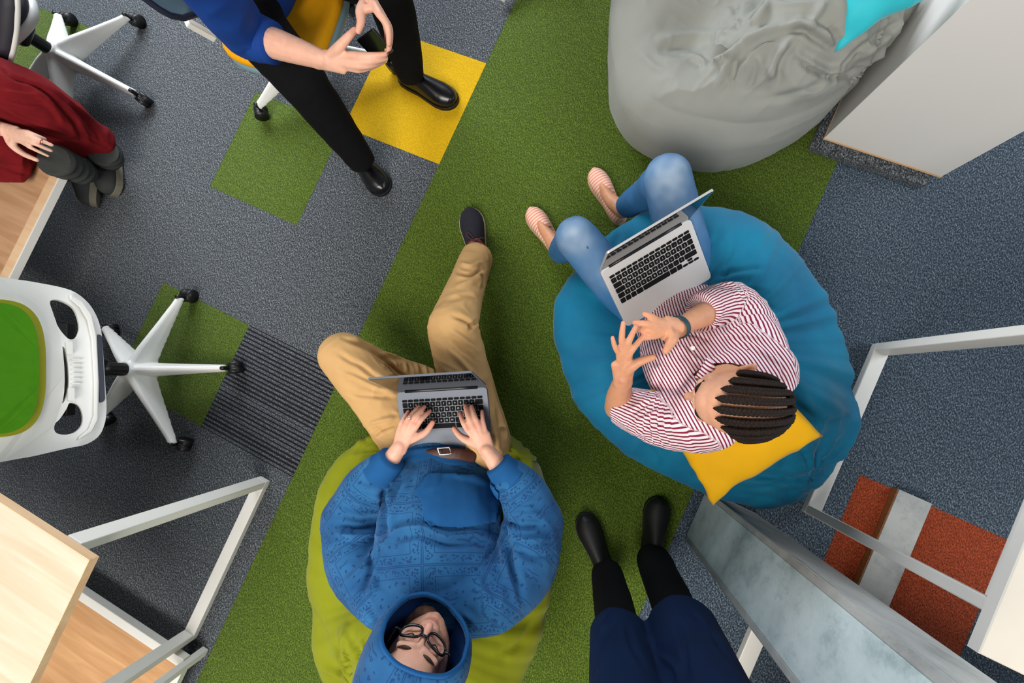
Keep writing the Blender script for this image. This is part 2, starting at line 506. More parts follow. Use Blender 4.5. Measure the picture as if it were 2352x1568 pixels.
def printed_hoodie():
    """faded blue fleece with a darker bandana print in panels"""
    m, nt, bs = new_mat('printed_blue_fleece')
    at = N(nt, 'ShaderNodeAttribute'); at.attribute_name = 'print_uv'
    sp = N(nt, 'ShaderNodeSeparateXYZ'); nt.links.new(at.outputs['Vector'], sp.inputs[0])
    def math_(op, a, b=None, c=None):
        n = N(nt, 'ShaderNodeMath', operation=op)
        for i, x in enumerate((a, b, c)):
            if x is None: continue
            if isinstance(x, (int, float)): n.inputs[i].default_value = x
            else: nt.links.new(x, n.inputs[i])
        return n.outputs[0]
    u, v = sp.outputs[0], sp.outputs[1]
    # panels: 0.23 m squares with border bands
    def tri(x, per):
        f = math_('FRACT', math_('DIVIDE', x, per))
        return math_('ABSOLUTE', math_('SUBTRACT', f, .5))       # 0 centre .. .5 edge
    pu, pv = tri(u, .21), tri(v, .17)
    edge = math_('MAXIMUM', pu, pv)
    band = math_('MULTIPLY', math_('GREATER_THAN', edge, .36), math_('LESS_THAN', edge, .46))
    line = math_('ADD', math_('MULTIPLY', math_('GREATER_THAN', edge, .325), math_('LESS_THAN', edge, .337)),
                 math_('MULTIPLY', math_('GREATER_THAN', edge, .48), math_('LESS_THAN', edge, .495)))
    vo = N(nt, 'ShaderNodeTexVoronoi', feature='F1'); vo.inputs['Scale'].default_value = 150
    nt.links.new(at.outputs['Vector'], vo.inputs['Vector'])
    spk = math_('LESS_THAN', vo.outputs['Distance'], .42)
    vo2 = N(nt, 'ShaderNodeTexVoronoi', feature='F1'); vo2.inputs['Scale'].default_value = 42; vo2.inputs['Randomness'].default_value = .35
    nt.links.new(at.outputs['Vector'], vo2.inputs['Vector'])
    flower = math_('LESS_THAN', vo2.outputs['Distance'], .26)
    petal = math_('MULTIPLY', flower, math_('LESS_THAN', vo.outputs['Distance'], .55))
    inner = math_('LESS_THAN', edge, .30)
    pais = N(nt, 'ShaderNodeTexWave', wave_type='RINGS'); pais.inputs['Scale'].default_value = 22; pais.inputs['Distortion'].default_value = 7; pais.inputs['Detail'].default_value = 1; pais.inputs['Detail Scale'].default_value = 1.4
    nt.links.new(at.outputs['Vector'], pais.inputs['Vector'])
    nz = N(nt, 'ShaderNodeTexNoise'); nz.inputs['Scale'].default_value = 9
    nt.links.new(at.outputs['Vector'], nz.inputs['Vector'])
    pz = math_('MULTIPLY', math_('GREATER_THAN', pais.outputs['Fac'], .72), math_('GREATER_THAN', nz.outputs['Fac'], .57))
    pr = math_('ADD', math_('MULTIPLY', band, spk), math_('MULTIPLY', inner, math_('MAXIMUM', petal, math_('MULTIPLY', pz, .8))))
    pr = math_('MINIMUM', math_('ADD', pr, math_('MULTIPLY', line, .9)), 1.0)
    fade = N(nt, 'ShaderNodeTexNoise'); fade.inputs['Scale'].default_value = 5.5; fade.inputs['Detail'].default_value = 3
    nt.links.new(at.outputs['Vector'], fade.inputs['Vector'])
    rp = N(nt, 'ShaderNodeValToRGB'); rp.color_ramp.elements[0].position = .34; rp.color_ramp.elements[1].position = .68
    rp.color_ramp.elements[0].color = srgb(22, 70, 116); rp.color_ramp.elements[1].color = srgb(46, 106, 154)
    nt.links.new(fade.outputs['Fac'], rp.inputs['Fac'])
    on = N(nt, 'ShaderNodeAttribute'); on.attribute_name = 'print_on'
    fac = math_('MULTIPLY', math_('MULTIPLY', pr, .62), on.outputs['Fac'])
    mx = N(nt, 'ShaderNodeMix', data_type='RGBA'); nt.links.new(fac, mx.inputs[0])
    nt.links.new(rp.outputs['Color'], mx.inputs[6]); mx.inputs[7].default_value = srgb(10, 34, 84)
    nt.links.new(mx.outputs[2], bs.inputs['Base Color'])
    bs.inputs['Roughness'].default_value = .9; bs.inputs['Specular IOR Level'].default_value = .2
    bs.inputs['Sheen Weight'].default_value = .08
    tc = N(nt, 'ShaderNodeTexCoord')
    nb = N(nt, 'ShaderNodeTexNoise'); nb.inputs['Scale'].default_value = 240
    nt.links.new(tc.outputs['Object'], nb.inputs['Vector'])
    bp = N(nt, 'ShaderNodeBump'); bp.inputs['Strength'].default_value = .2; bp.inputs['Distance'].default_value = .002
    nt.links.new(nb.outputs['Fac'], bp.inputs['Height']); nt.links.new(bp.outputs['Normal'], bs.inputs['Normal'])
    return m

def denim():
    m = surf('washed_denim', srgb(34, 94, 142), .85, .1, 14, .25, 500)
    nt = m.node_tree; bs = nt.nodes['Principled BSDF']
    at = N(nt, 'ShaderNodeAttribute'); at.attribute_name = 'worn'
    mx = N(nt, 'ShaderNodeMix', data_type='RGBA')
    src = bs.inputs['Base Color'].links[0].from_socket
    nt.links.new(at.outputs['Fac'], mx.inputs[0]); nt.links.new(src, mx.inputs[6])
    mx.inputs[7].default_value = srgb(148, 166, 184)
    nt.links.new(mx.outputs[2], bs.inputs['Base Color'])
    return m

def concrete(name, c1, c2, c3):
    m, nt, bs = new_mat(name)
    g = N(nt, 'ShaderNodeNewGeometry')
    n = N(nt, 'ShaderNodeTexNoise'); n.inputs['Scale'].default_value = 7; n.inputs['Detail'].default_value = 9; n.inputs['Roughness'].default_value = .68
    nt.links.new(g.outputs['Position'], n.inputs['Vector'])
    rp = N(nt, 'ShaderNodeValToRGB'); e = rp.color_ramp.elements
    e[0].position = .30; e[0].color = c3; e[1].position = .60; e[1].color = c1; k = e.new(.45); k.color = c2
    nt.links.new(n.outputs['Fac'], rp.inputs['Fac'])
    n2 = N(nt, 'ShaderNodeTexNoise'); n2.inputs['Scale'].default_value = 26; n2.inputs['Detail'].default_value = 7; n2.inputs['Roughness'].default_value = .75
    nt.links.new(g.outputs['Position'], n2.inputs['Vector'])
    r2 = N(nt, 'ShaderNodeMapRange'); r2.inputs[1].default_value = .34; r2.inputs[2].default_value = .46; r2.inputs[3].default_value = .62; r2.inputs[4].default_value = 1
    nt.links.new(n2.outputs['Fac'], r2.inputs[0])
    mx = N(nt, 'ShaderNodeMix', data_type='RGBA')
    nt.links.new(r2.outputs[0], mx.inputs[0]); mx.inputs[6].default_value = c3
    nt.links.new(rp.outputs['Color'], mx.inputs[7]); nt.links.new(mx.outputs[2], bs.inputs['Base Color'])
    bs.inputs['Roughness'].default_value = .5; bs.inputs['Specular IOR Level'].default_value = .4
    return m

MAT = {}
MAT['grey'] = carpet('grey_loop_carpet', srgb(22, 25, 29), srgb(62, 67, 72), srgb(134, 139, 144))
MAT['bluegrey'] = carpet('blue_grey_loop_carpet', srgb(22, 30, 40), srgb(54, 67, 80), srgb(120, 134, 146))
MAT['green'] = carpet('green_carpet', srgb(38, 52, 9), srgb(67, 87, 22), srgb(106, 125, 45))
MAT['yellow'] = carpet('yellow_carpet', srgb(172, 132, 0), srgb(196, 156, 4), srgb(208, 168, 10), mott=.04, relief=.2)
MAT['orange'] = carpet('rust_orange_carpet', srgb(84, 30, 12), srgb(130, 52, 24), srgb(170, 80, 44))
MAT['stripe'] = carpet('striped_grey_carpet', srgb(28, 30, 36), srgb(64, 67, 74), srgb(120, 126, 132), stripes=2)
MAT['stripe_b'] = carpet('striped_blue_carpet', srgb(22, 30, 40), srgb(54, 67, 80), srgb(120, 134, 146), stripes=2)
MAT['white'] = surf('white_powder_coat', srgb(222, 220, 214), .42, .02, 8, .04, 600)
MAT['cabinet'] = surf('white_laminate', srgb(226, 224, 220), .5, .015, 3, 0)
MAT['whiteplastic'] = surf('white_plastic', srgb(226, 226, 222), .35, .015, 6, .02, 400)
MAT['black'] = surf('black_plastic', srgb(14, 14, 16), .4, .1, 30, .05, 300)
MAT['navyplastic'] = surf('dark_blue_plastic', srgb(30, 36, 54), .5, .05, 20, .03, 300)
MAT['greenpad'] = surf('lime_green_fabric', srgb(74, 140, 14), .75, .05, 40, .1, 700, spec=.2)
MAT['limerim'] = surf('olive_lime_rim', srgb(150, 150, 10), .6, .05, 20, .08, 500)
MAT['yellowseat'] = surf('yellow_seat_fabric', srgb(240, 166, 8), .8, .04, 30, .1, 800, spec=.2)
MAT['greyshell'] = surf('grey_blue_plastic', srgb(120, 148, 158), .45, .03, 8, .02, 300)
MAT['charcoal'] = surf('charcoal_plastic', srgb(34, 34, 46), .6, .08, 20, .05, 400)
MAT['teal'] = surf('teal_blue_velvet', srgb(0, 92, 130), .75, .08, 5, .12, 500, spec=.25, sheen=.15, col2=srgb(2, 108, 140))
MAT['lime'] = surf('lime_velvet', srgb(122, 128, 2), .75, .08, 6, .12, 500, spec=.25, sheen=.12)
MAT['greybag'] = surf('grey_cotton', srgb(142, 144, 138), .9, .05, 6, .15, 420, spec=.15, sheen=.1)
MAT['turq'] = surf('turquoise_velvet', srgb(40, 190, 204), .7, .06, 7, .12, 420, sheen=.3)
MAT['yellowpillow'] = surf('yellow_velvet', srgb(228, 170, 2), .75, .05, 8, .1, 500, sheen=.1, spec=.25)
MAT['birch'] = wood('pale_birch', srgb(184, 168, 142), srgb(202, 190, 170), -.55)
MAT['birchedge'] = wood('birch_edge', srgb(216, 176, 136), srgb(228, 196, 158), 0)
MAT['beech'] = wood('beech_board', srgb(176, 130, 86), srgb(206, 160, 114), -.0)
MAT['beech2'] = wood('beech_bench', srgb(176, 132, 94), srgb(206, 164, 126), 1.57)
MAT['chipboard'] = wood('chipboard_edge', srgb(120, 76, 42), srgb(158, 106, 62), 0, 30)
MAT['cream'] = surf('cream_tabletop', srgb(244, 234, 218), .5, .05, 6, 0)
MAT['concrete'] = concrete('concrete_laminate', srgb(196, 212, 216), srgb(180, 198, 202), srgb(136, 154, 158))
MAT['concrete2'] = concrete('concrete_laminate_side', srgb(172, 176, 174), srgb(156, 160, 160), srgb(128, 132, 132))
MAT['khaki'] = surf('khaki_twill', srgb(196, 156, 104), .85, .05, 10, .2, 600, spec=.2)
MAT['hoodie'] = printed_hoodie()
MAT['rib'] = surf('blue_ribbed_cuff', srgb(24, 80, 132), .9, .08, 20, .25, 300, spec=.2)
MAT['hoodlining'] = surf('dark_blue_lining', srgb(22, 52, 100), .95, .1, 30, .2, 300, spec=.1)
MAT['denim'] = denim()
MAT['shirt'] = striped_shirt()
MAT['blackcloth'] = surf('black_trouser_cloth', srgb(12, 12, 15), .9, .15, 14, .15, 500, spec=.15)
MAT['blueshirt'] = surf('royal_blue_shirt', srgb(14, 58, 132), .8, .12, 9, .15, 500, spec=.25)
MAT['navycloth'] = surf('navy_coat_cloth', srgb(6, 28, 60), .85, .15, 9, .15, 500, spec=.2)
MAT['red'] = surf('dark_red_linen', srgb(112, 20, 26), .9, .12, 12, .2, 420, spec=.15)
MAT['boot'] = surf('dark_grey_suede', srgb(58, 60, 58), .85, .1, 20, .2, 300, spec=.2)
MAT['bootsole'] = surf('grey_rubber_sole', srgb(104, 100, 86), .8, .08, 30, .15, 300)
MAT['blackleather'] = surf('black_leather', srgb(8, 8, 11), .26, .2, 30, .08, 160, spec=.6)
MAT['blackshoe'] = surf('black_matt_shoe', srgb(7, 7, 9), .6, .2, 30, .1, 300)
MAT['navyshoe'] = surf('navy_suede', srgb(20, 20, 34), .9, .1, 30, .15, 500)
MAT['beigesole'] = surf('beige_sole', srgb(176, 156, 128), .7, .05, 30, .1, 300)
MAT['brownlace'] = surf('dark_brown_lace', srgb(70, 40, 40), .8, .1, 40, .1, 500)
MAT['rustlining'] = surf('rust_leather', srgb(160, 66, 20), .6, .1, 40, .1, 300)
MAT['greysock'] = surf('grey_sock', srgb(150, 144, 136), .95, .08, 60, .3, 500)
MAT['rope'] = surf('rope_sole', srgb(190, 158, 124), .9, .12, 160, .3, 300)
MAT['belt'] = surf('brown_leather_belt', srgb(64, 26, 14), .55, .12, 30, .1, 300)
MAT['steel'] = surf('polished_metal', srgb(205, 205, 205), .25, .03, 20, 0, metal=1)
MAT['aluminium'] = surf('silver_aluminium', srgb(200, 198, 196), .45, .01, 12, .02, 1500, metal=.4)
MAT['spacegrey'] = surf('space_grey_aluminium', srgb(104, 110, 120), .55, .01, 12, .02, 1500, metal=.15, spec=.3)
MAT['key'] = surf('black_key', srgb(11, 11, 13), .75, .05, 30, 0, spec=.15)
MAT['legend'] = surf('white_key_print', srgb(190, 190, 190), .6, .0, 30, 0)
MAT['screen'] = surf('dark_glass_screen', srgb(6, 7, 11), .06, .05, 3, 0, spec=.25)
MAT['phone'] = surf('black_phone_glass', srgb(12, 8, 10), .08, .1, 12, 0, spec=.7)
MAT['frame_black'] = surf('black_acetate', srgb(12, 12, 16), .3, .05, 30, 0)
MAT['watch'] = surf('dark_teal_silicone', srgb(6, 54, 66), .6, .05, 30, .05, 300)
MAT['gold'] = surf('gold_metal', srgb(200, 140, 60), .3, .03, 20, 0, metal=1)
MAT['redring'] = surf('red_ring', srgb(150, 36, 20), .4, .05, 20, 0)
MAT['hair'] = surf('black_brown_hair', srgb(30, 21, 17), .75, .35, 180, .5, 420, spec=.2)
MAT['brownhair'] = surf('brown_brow_hair', srgb(74, 52, 38), .8, .2, 180, .3, 420)
MAT['skin'] = skin_mat('skin')
MAT['button'] = surf('white_button', srgb(230, 226, 220), .4, .02, 20, 0)
m_, nt_, bs_ = new_mat('spectacle_lens')
bs_.inputs['Base Color'].default_value = (1, 1, 1, 1); bs_.inputs['Roughness'].default_value = .02
bs_.inputs['Transmission Weight'].default_value = 1; bs_.inputs['IOR'].default_value = 1.05
MAT['lens'] = m_
m_ = surf('pink_striped_canvas', srgb(226, 150, 128), .9, .05, 40, .2, 400)
nt_ = m_.node_tree; bs_ = nt_.nodes['Principled BSDF']
at_ = N(nt_, 'ShaderNodeAttribute'); at_.attribute_name = 'along'
w_ = N(nt_, 'ShaderNodeMath', operation='MULTIPLY'); w_.inputs[1].default_value = 2 * math.pi / .0125
nt_.links.new(at_.outputs['Fac'], w_.inputs[0])
s_ = N(nt_, 'ShaderNodeMath', operation='SINE'); nt_.links.new(w_.outputs[0], s_.inputs[0])
r_ = N(nt_, 'ShaderNodeMapRange'); r_.inputs[1].default_value = -.2; r_.inputs[2].default_value = .6
nt_.links.new(s_.outputs[0], r_.inputs[0])
x_ = N(nt_, 'ShaderNodeMix', data_type='RGBA'); nt_.links.new(r_.outputs[0], x_.inputs[0])
nt_.links.new(bs_.inputs['Base Color'].links[0].from_socket, x_.inputs[6]); x_.inputs[7].default_value = srgb(240, 206, 186)
nt_.links.new(x_.outputs[2], bs_.inputs['Base Color'])
MAT['espadrille'] = m_

# ================================================================== floor
GX, GY, T = -0.90515, 1.13440, 0.5           # corner of the tile grid
def bevel_tile(mat, name):
    bm = bmesh.new()
    bmesh.ops.create_cube(bm, size=1)
    for v in bm.verts: v.co = Vector((v.co.x * (T - .0002), v.co.y * (T - .0002), v.co.z * .006 - .003))
    top = [e for e in bm.edges if all(v.co.z > -.001 for v in e.verts)]
    bmesh.ops.bevel(bm, geom=top, offset=.0005, segments=1, affect='EDGES')
    me = bpy.data.meshes.new(name); bm.to_mesh(me); bm.free(); me.materials.append(mat)
    return me

floor = box('floor', (-.65, -.1, -.031), (9.6, 8.6, .05), surf('floor_screed', srgb(60, 62, 64), .9), bevel=0)
floor['kind'] = 'structure'
TM = {k: bevel_tile(MAT[k], 'carpet_tile') for k in ('grey', 'bluegrey', 'green', 'yellow', 'orange', 'stripe', 'stripe_b')}
TILE_LABEL = {'green': 'green carpet tile', 'yellow': 'plain yellow carpet tile', 'orange': 'rust orange carpet tile',
              'stripe': 'grey carpet tile with dark stripes', 'stripe_b': 'blue grey carpet tile with dark stripes'}
special = {(-1, 0): 'yellow', (-2, 1): 'green', (-2, 3): 'green', (-1, 3): 'stripe', (-5, 1): 'green',
           (4, 2): 'orange', (5, 1): 'stripe_b'}
for iu in range(-9, 9):
    for iv in range(-5, 10):
        k = special.get((iu, iv))
        if k is None:
            k = 'green' if 0 <= iu < 3 else ('bluegrey' if iu >= 3 else 'grey')
        o = bpy.data.objects.new('carpet_tile', TM[k])
        o.location = (GX + (iu + .5) * T, GY - (iv + .5) * T, 0)
        link(o, floor)
        if k in TILE_LABEL and (iu, iv) in special: o['label'] = TILE_LABEL[k]

# ================================================================== white cabinet on a carpeted plinth
cx0, cy0 = 0.505, 1.265
cab = empty('cabinet', (cx0 + .21, cy0 + .9, 0), 'tall white laminate cabinet standing beside the grey bean bag', 'cabinet')
CB, CH = .03, 1.25
box('plinth', (cx0 + .185, cy0 + .93, .014), (.43, 1.95, .028), MAT['grey'], cab, bevel=.003)
box('base_edge', (cx0 + .215, cy0 + .93, .033), (.432, 1.862, .010), MAT['birchedge'], cab, bevel=.001)
box('carcass', (cx0 + .215, cy0 + .93, .038 + CH / 2), (.43, 1.86, CH), MAT['cabinet'], cab, bevel=.002)
box('top_panel', (cx0 + .215, cy0 + .93, .038 + CH + .0105), (.432, 1.862, .02), MAT['cabinet'], cab, bevel=.002)

# ================================================================== concrete column
col = empty('column', (.735, -.255, 0), 'tall square column clad in pale blue grey concrete panels', 'column')
ch = 1.35
x0, x1, y0, y1 = .635, .825, -.36, -.155
box('front_panel', (x0 + .008, (y0 + y1) / 2, ch / 2), (.016, y1 - y0 - .036, ch), MAT['concrete'], col, bevel=.0015)
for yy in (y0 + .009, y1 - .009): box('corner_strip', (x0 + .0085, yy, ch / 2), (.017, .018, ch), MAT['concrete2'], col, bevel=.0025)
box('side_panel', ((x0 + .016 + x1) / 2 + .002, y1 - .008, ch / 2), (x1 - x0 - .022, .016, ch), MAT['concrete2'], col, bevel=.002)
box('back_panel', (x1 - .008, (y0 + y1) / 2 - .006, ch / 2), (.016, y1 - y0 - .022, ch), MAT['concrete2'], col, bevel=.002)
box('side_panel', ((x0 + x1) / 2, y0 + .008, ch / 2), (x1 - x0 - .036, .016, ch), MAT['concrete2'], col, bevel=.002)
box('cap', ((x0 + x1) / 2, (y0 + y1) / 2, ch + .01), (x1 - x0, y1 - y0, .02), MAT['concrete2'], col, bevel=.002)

# concrete topped board lying on the orange carpet tile
brd = empty('shelf_board', (1.262, -.22, 0), 'concrete faced board with a brown edge lying on the orange carpet tile', 'board')
box('board_core', (1.262, -.26, .0135), (.112, .80, .026), MAT['chipboard'], brd, bevel=.001)
box('laminate', (1.264, -.26, .0285), (.110, .80, .004), MAT['concrete2'], brd, bevel=.0008)

# ================================================================== tables
def u_frame(parent, x, ya, yb, h, w=.05, d=.03, dirx=1):
    """floor bar and two legs of a table end, flat steel tube"""
    beam('floor_bar', (x, ya, d / 2), (x, yb, d / 2), w, d, MAT['white'], parent)
    for y, s in ((ya, -1), (yb, 1)):
        beam('leg', (x, y + s * d / 2 * np.sign(ya - yb), d), (x, y + s * d / 2 * np.sign(ya - yb), h), d, w, MAT['white'], parent, up=(1, 0, 0))
    beam('top_bar', (x, ya - .03, h - .02), (x, yb + .03, h - .02), w, .03, MAT['white'], parent)

# left table
tl = empty('desk', (-1.4, -1.3, 0), 'desk with pale birch top and white steel frame beside the lime bean bag', 'desk')
c = A(205, 1286, .765)
tx, ty = c[0], c[1]
box('tabletop', (tx - .80, ty - .40, .753), (1.596, .796, .0245), MAT['birch'], tl, bevel=.0015)
box('edge_band', (tx - .0012, ty - .40, .7525), (.0024, .80, .0235), MAT['birchedge'], tl, bevel=0)
box('edge_band', (tx - .80, ty - .0012, .7525), (1.594, .0024, .0235), MAT['birchedge'], tl, bevel=0)
u_frame(tl, -1.015, -.925, -1.655, .740)
u_frame(tl, tx - 1.52, -.945, -1.655, .740)
# low wooden platform under it
lp = empty('platform', (-1.4, -1.7, 0), 'low beech wood platform in a white frame under the birch topped desk', 'platform')
p1 = A(405, 1528, .10)
box('board', (p1[0] - .6, p1[1] - .25, .088), (1.2, .50, .02), MAT['beech'], lp, bevel=.001)
beam('frame_bar', (p1[0] + .02, p1[1] + .018, .085), (p1[0] - 1.2, p1[1] + .018, .085), .036, .034, MAT['white'], lp)
beam('frame_bar', (p1[0] + .018, p1[1], .085), (p1[0] + .018, p1[1] - .5, .085), .034, .034, MAT['white'], lp)
ft = A(470, 1494, 0)
beam('post', (ft[0], ft[1], 0), (ft[0], ft[1], .42), .03, .03, MAT['white'], lp, up=(1, 0, 0))
beam('bracket', (ft[0], ft[1], .085), (p1[0] + .01, p1[1] - .01, .085), .02, .03, MAT['white'], lp)
for q in ((p1[0] - .1, p1[1] - .1), (p1[0] - 1.1, p1[1] - .1), (p1[0] - 1.1, p1[1] - .45), (p1[0] - .1, p1[1] - .45)):
    beam('foot', (q[0], q[1], 0), (q[0], q[1], .078), .03, .03, MAT['white'], lp, up=(1, 0, 0))

# right table
tr = empty('desk', (1.6, .25, 0), 'desk with cream top and white steel frame above the orange carpet tile', 'desk')
c = A(2250, 1501, .765)
RTX, RTY = c[0], c[1]
box('tabletop', (RTX + .8, RTY + .40, .753), (1.6, .80, .024), MAT['cream'], tr, bevel=.002)
box('edge_band', (RTX - .0015, RTY + .40, .753), (.003, .80, .024), MAT['white'], tr, bevel=0)
u_frame(tr, .985, .600, -.075, .740)
u_frame(tr, RTX + 1.52, .62, -.075, .740)
# a second steel frame end on the floor beside the column
fx = A(1738, 1440, 0); fy = A(1712, 1500, 0)
sf = empty('bench', (fx[0] + .3, fx[1] - .4, 0), 'white steel bench frame end on the floor below the concrete column', 'bench')
beam('floor_bar', (fx[0], fx[1] + .1, .015), (fx[0] , fx[1] - .55, .015), .055, .03, MAT['white'], sf)
beam('leg', (fx[0], fx[1] - .535, .03), (fx[0], fx[1] - .535, .42), .03, .05, MAT['white'], sf, up=(1, 0, 0))
beam('leg', (fx[0], fx[1] + .085, .03), (fx[0], fx[1] + .085, .42), .03, .05, MAT['white'], sf, up=(1, 0, 0))
box('seat', (fx[0] + .35, fx[1] - .22, .435), (.80, .70, .03), MAT['beech'], sf, bevel=.002)

# wooden bench at the left edge
BH = .27
bn = empty('bench', (-2.5, -.4, 0), 'brown wood bench with white front edge under the red clothed person', 'bench')
b0, b1 = A(139, 402, BH), A(20, 640, BH)
by0, bx = b0[1] + .04, (b0[0] + b1[0]) / 2
box('seat_board', (bx - .55, b1[1] - .1 + (by0 - b1[1] + .1) / 2, .389 - .40 + BH), (1.0, by0 - b1[1] + .1, .022), MAT['beech2'], bn, bevel=.001)
box('edge_strip', (bx - .028, b1[1] - .1 + (by0 - b1[1] + .1) / 2, .389 - .40 + BH), (.043, by0 - b1[1] + .1, .0215), MAT['birchedge'], bn, bevel=.001)
box('front_edge', (bx - .0035, b1[1] - .1 + (by0 - b1[1] + .1) / 2, .384 - .40 + BH), (.006, by0 - b1[1] + .1, .030), MAT['white'], bn, bevel=.001)
for yy in (b1[1] - .06, by0 - .18):
    for xx in (bx - .62, bx - .98):
        beam('leg', (xx, yy, 0), (xx, yy, BH - .022), .04, .04, MAT['white'], bn, up=(1, 0, 0))

# small white foot of another chair at the top edge of the picture
t0 = A(1150, 0, .03)
wf = empty('stool', (t0[0] + .05, t0[1] + .3, 0), 'white stool with only a foot reaching in at the top edge', 'stool')
v, f = tube([A(1152, 2, .03), t0 + (0.03, .12, .03), t0 + (.05, .28, .08)], [(.016, .014), (.018, .018), (.03, .03)], seg=12, cap='flat')
mesh_from('base_arm', v, f, MAT['whiteplastic'], wf)
hub = t0 + np.array([.05, .28, .08])
for k in (1, 2, 3, 4):
    d = np.array([math.cos(-1.68 + k * 1.2566), math.sin(-1.68 + k * 1.2566), 0])
    v, f = tube([hub, hub + d * .15 - (0, 0, .02), hub + d * .28 - (0, 0, .05)], [(.03, .03), (.018, .018), (.016, .014)], seg=12, cap='flat')
    mesh_from('base_arm', v, f, MAT['whiteplastic'], wf)
tube_obj('column', [hub, hub + (0, 0, .4)], [.025, .025], MAT['black'], wf, cap='flat')
tube_obj('seat', [hub + (0, 0, .40), hub + (0, 0, .46)], [.19, .2], MAT['whiteplastic'], wf, cap='round', seg=32)

# ================================================================== swivel chairs
def star_base(root, hub, first, n=5, R=.315):
    """five arm star base on twin wheel castors; hub = point on the floor"""
    hub = np.array([hub[0], hub[1], 0.])
    geo = [tube([hub + (0, 0, .10), hub + (0, 0, .212)], [.050, .034], seg=24, cap='flat', sub=2)]
    tips = []
    for k in range(n):
        a = first + k * 2 * math.pi / n
        d = np.array([math.cos(a), math.sin(a), 0])
        side = np.array([-d[1], d[0], 0])
        st = []
        for t, w, ht, zt in ((.0, .040, .10, .210), (.1, .038, .10, .203), (.3, .032, .086, .180), (.6, .026, .058, .138), (.9, .021, .032, .098), (1., .019, .026, .088)):
            st.append((hub + d * R * t + (0, 0, zt - ht / 2), w / 1.0, ht / 2))
        # rounded wedge section: narrow top ridge, wide skirt
        V = []; Fc = []; sg = 10
        for c_, w, hh in st:
            prof = [(-1.0, -1), (-.95, -.2), (-.62, .55), (-.45, .88), (-.2, 1), (.2, 1), (.45, .88), (.62, .55), (.95, -.2), (1.0, -1)]
            for px_, pz in prof: V.append(c_ + side * w * px_ * .82 + np.array([0, 0, hh * pz]))
        m = len(st)
        for i in range(m - 1):
            for j in range(sg):
                j2 = (j + 1) % sg
                Fc.append((i * sg + j, i * sg + j2, (i + 1) * sg + j2, (i + 1) * sg + j))
        Fc.append(tuple(range(sg - 1, -1, -1))); Fc.append(tuple((m - 1) * sg + j for j in range(sg)))
        geo.append((np.array(V), Fc))
        tips.append((hub + d * R, d, side))
    me = fused('star_base', geo, .0045, 3)
    obj_from_mesh('star_base', me, MAT['whiteplastic'], root)
    rnd = random.Random(int(abs(hub[0]) * 1000))
    for tip, d, side in tips:
        sw = rnd.uniform(-.9, .9)
        dd = np.array([d[0] * math.cos(sw) - d[1] * math.sin(sw), d[0] * math.sin(sw) + d[1] * math.cos(sw), 0])
        ss = np.array([-dd[1], dd[0], 0])
        c_ = tip + dd * .016
        st = tube_obj('castor', [tip + (0, 0, .055), tip + (0, 0, .092)], [.009, .009], MAT['black'], root, seg=10, cap='flat')
        for s in (-1, 1):
            q = c_ + ss * s * .013 + np.array([0, 0, .0305])
            tube_obj('wheel', [q - ss * .009, q + ss * .009], [.030, .030], MAT['black'], st, seg=24, cap='flat')
        v, f = tube([c_ - ss * .004 + (0, 0, .033), c_ + ss * .004 + (0, 0, .033)], [.028, .028], seg=20, cap='flat')
        mesh_from('fork', v, f, MAT['black'], st)
    return hub

def gas_lift(root, hub, top):
    tube_obj('gas_lift', [hub + (0, 0, .16), hub + (0, 0, .31)], [.0265, .0265], MAT['black'], root, seg=20, cap='flat')
    tube_obj('piston', [hub + (0, 0, .31), hub + (0, 0, top)], [.014, .014], MAT['steel'], root, seg=16, cap='flat')

def seat_pad(root, c, fwd, half, z, mat, shell, thick=.05):
    """cushion with rounded corners over a shallow shell"""
    fwd = nrm([fwd[0], fwd[1], 0]); sd = np.array([-fwd[1], fwd[0], 0])
    def slab(name, k, z0, z1, m, dome):
        V = []; Fc = []; n = 64
        lev = [(.0, 0.0), (.9, 0), (.97, .12), (1., .5), (.985, .85), (.94, 1.0), (.8, 1.0 + dome * .5), (.5, 1 + dome), (.0, 1 + dome)]
        for r, t in lev:
            for j in range(n):
                a = 2 * math.pi * j / n
                ca, sa = math.cos(a), math.sin(a)
                q = (abs(ca) ** 4.2 + abs(sa) ** 4.2) ** (-1 / 4.2)
                V.append(np.array([c[0], c[1], 0]) + fwd * ca * q * half * k * r + sd * sa * q * half * k * r + np.array([0, 0, z0 + (z1 - z0) * t]))
        for i in range(len(lev) - 1):
            for j in range(n):
                j2 = (j + 1) % n
                Fc.append((i * n + j, i * n + j2, (i + 1) * n + j2, (i + 1) * n + j))
        return mesh_from(name, V, Fc, m, root)
    slab('seat_shell', 1.02, z - thick - .028, z - thick + .012, shell, 0)
    slab('seat_cushion', 1.0, z - thick, z, mat, -.12)

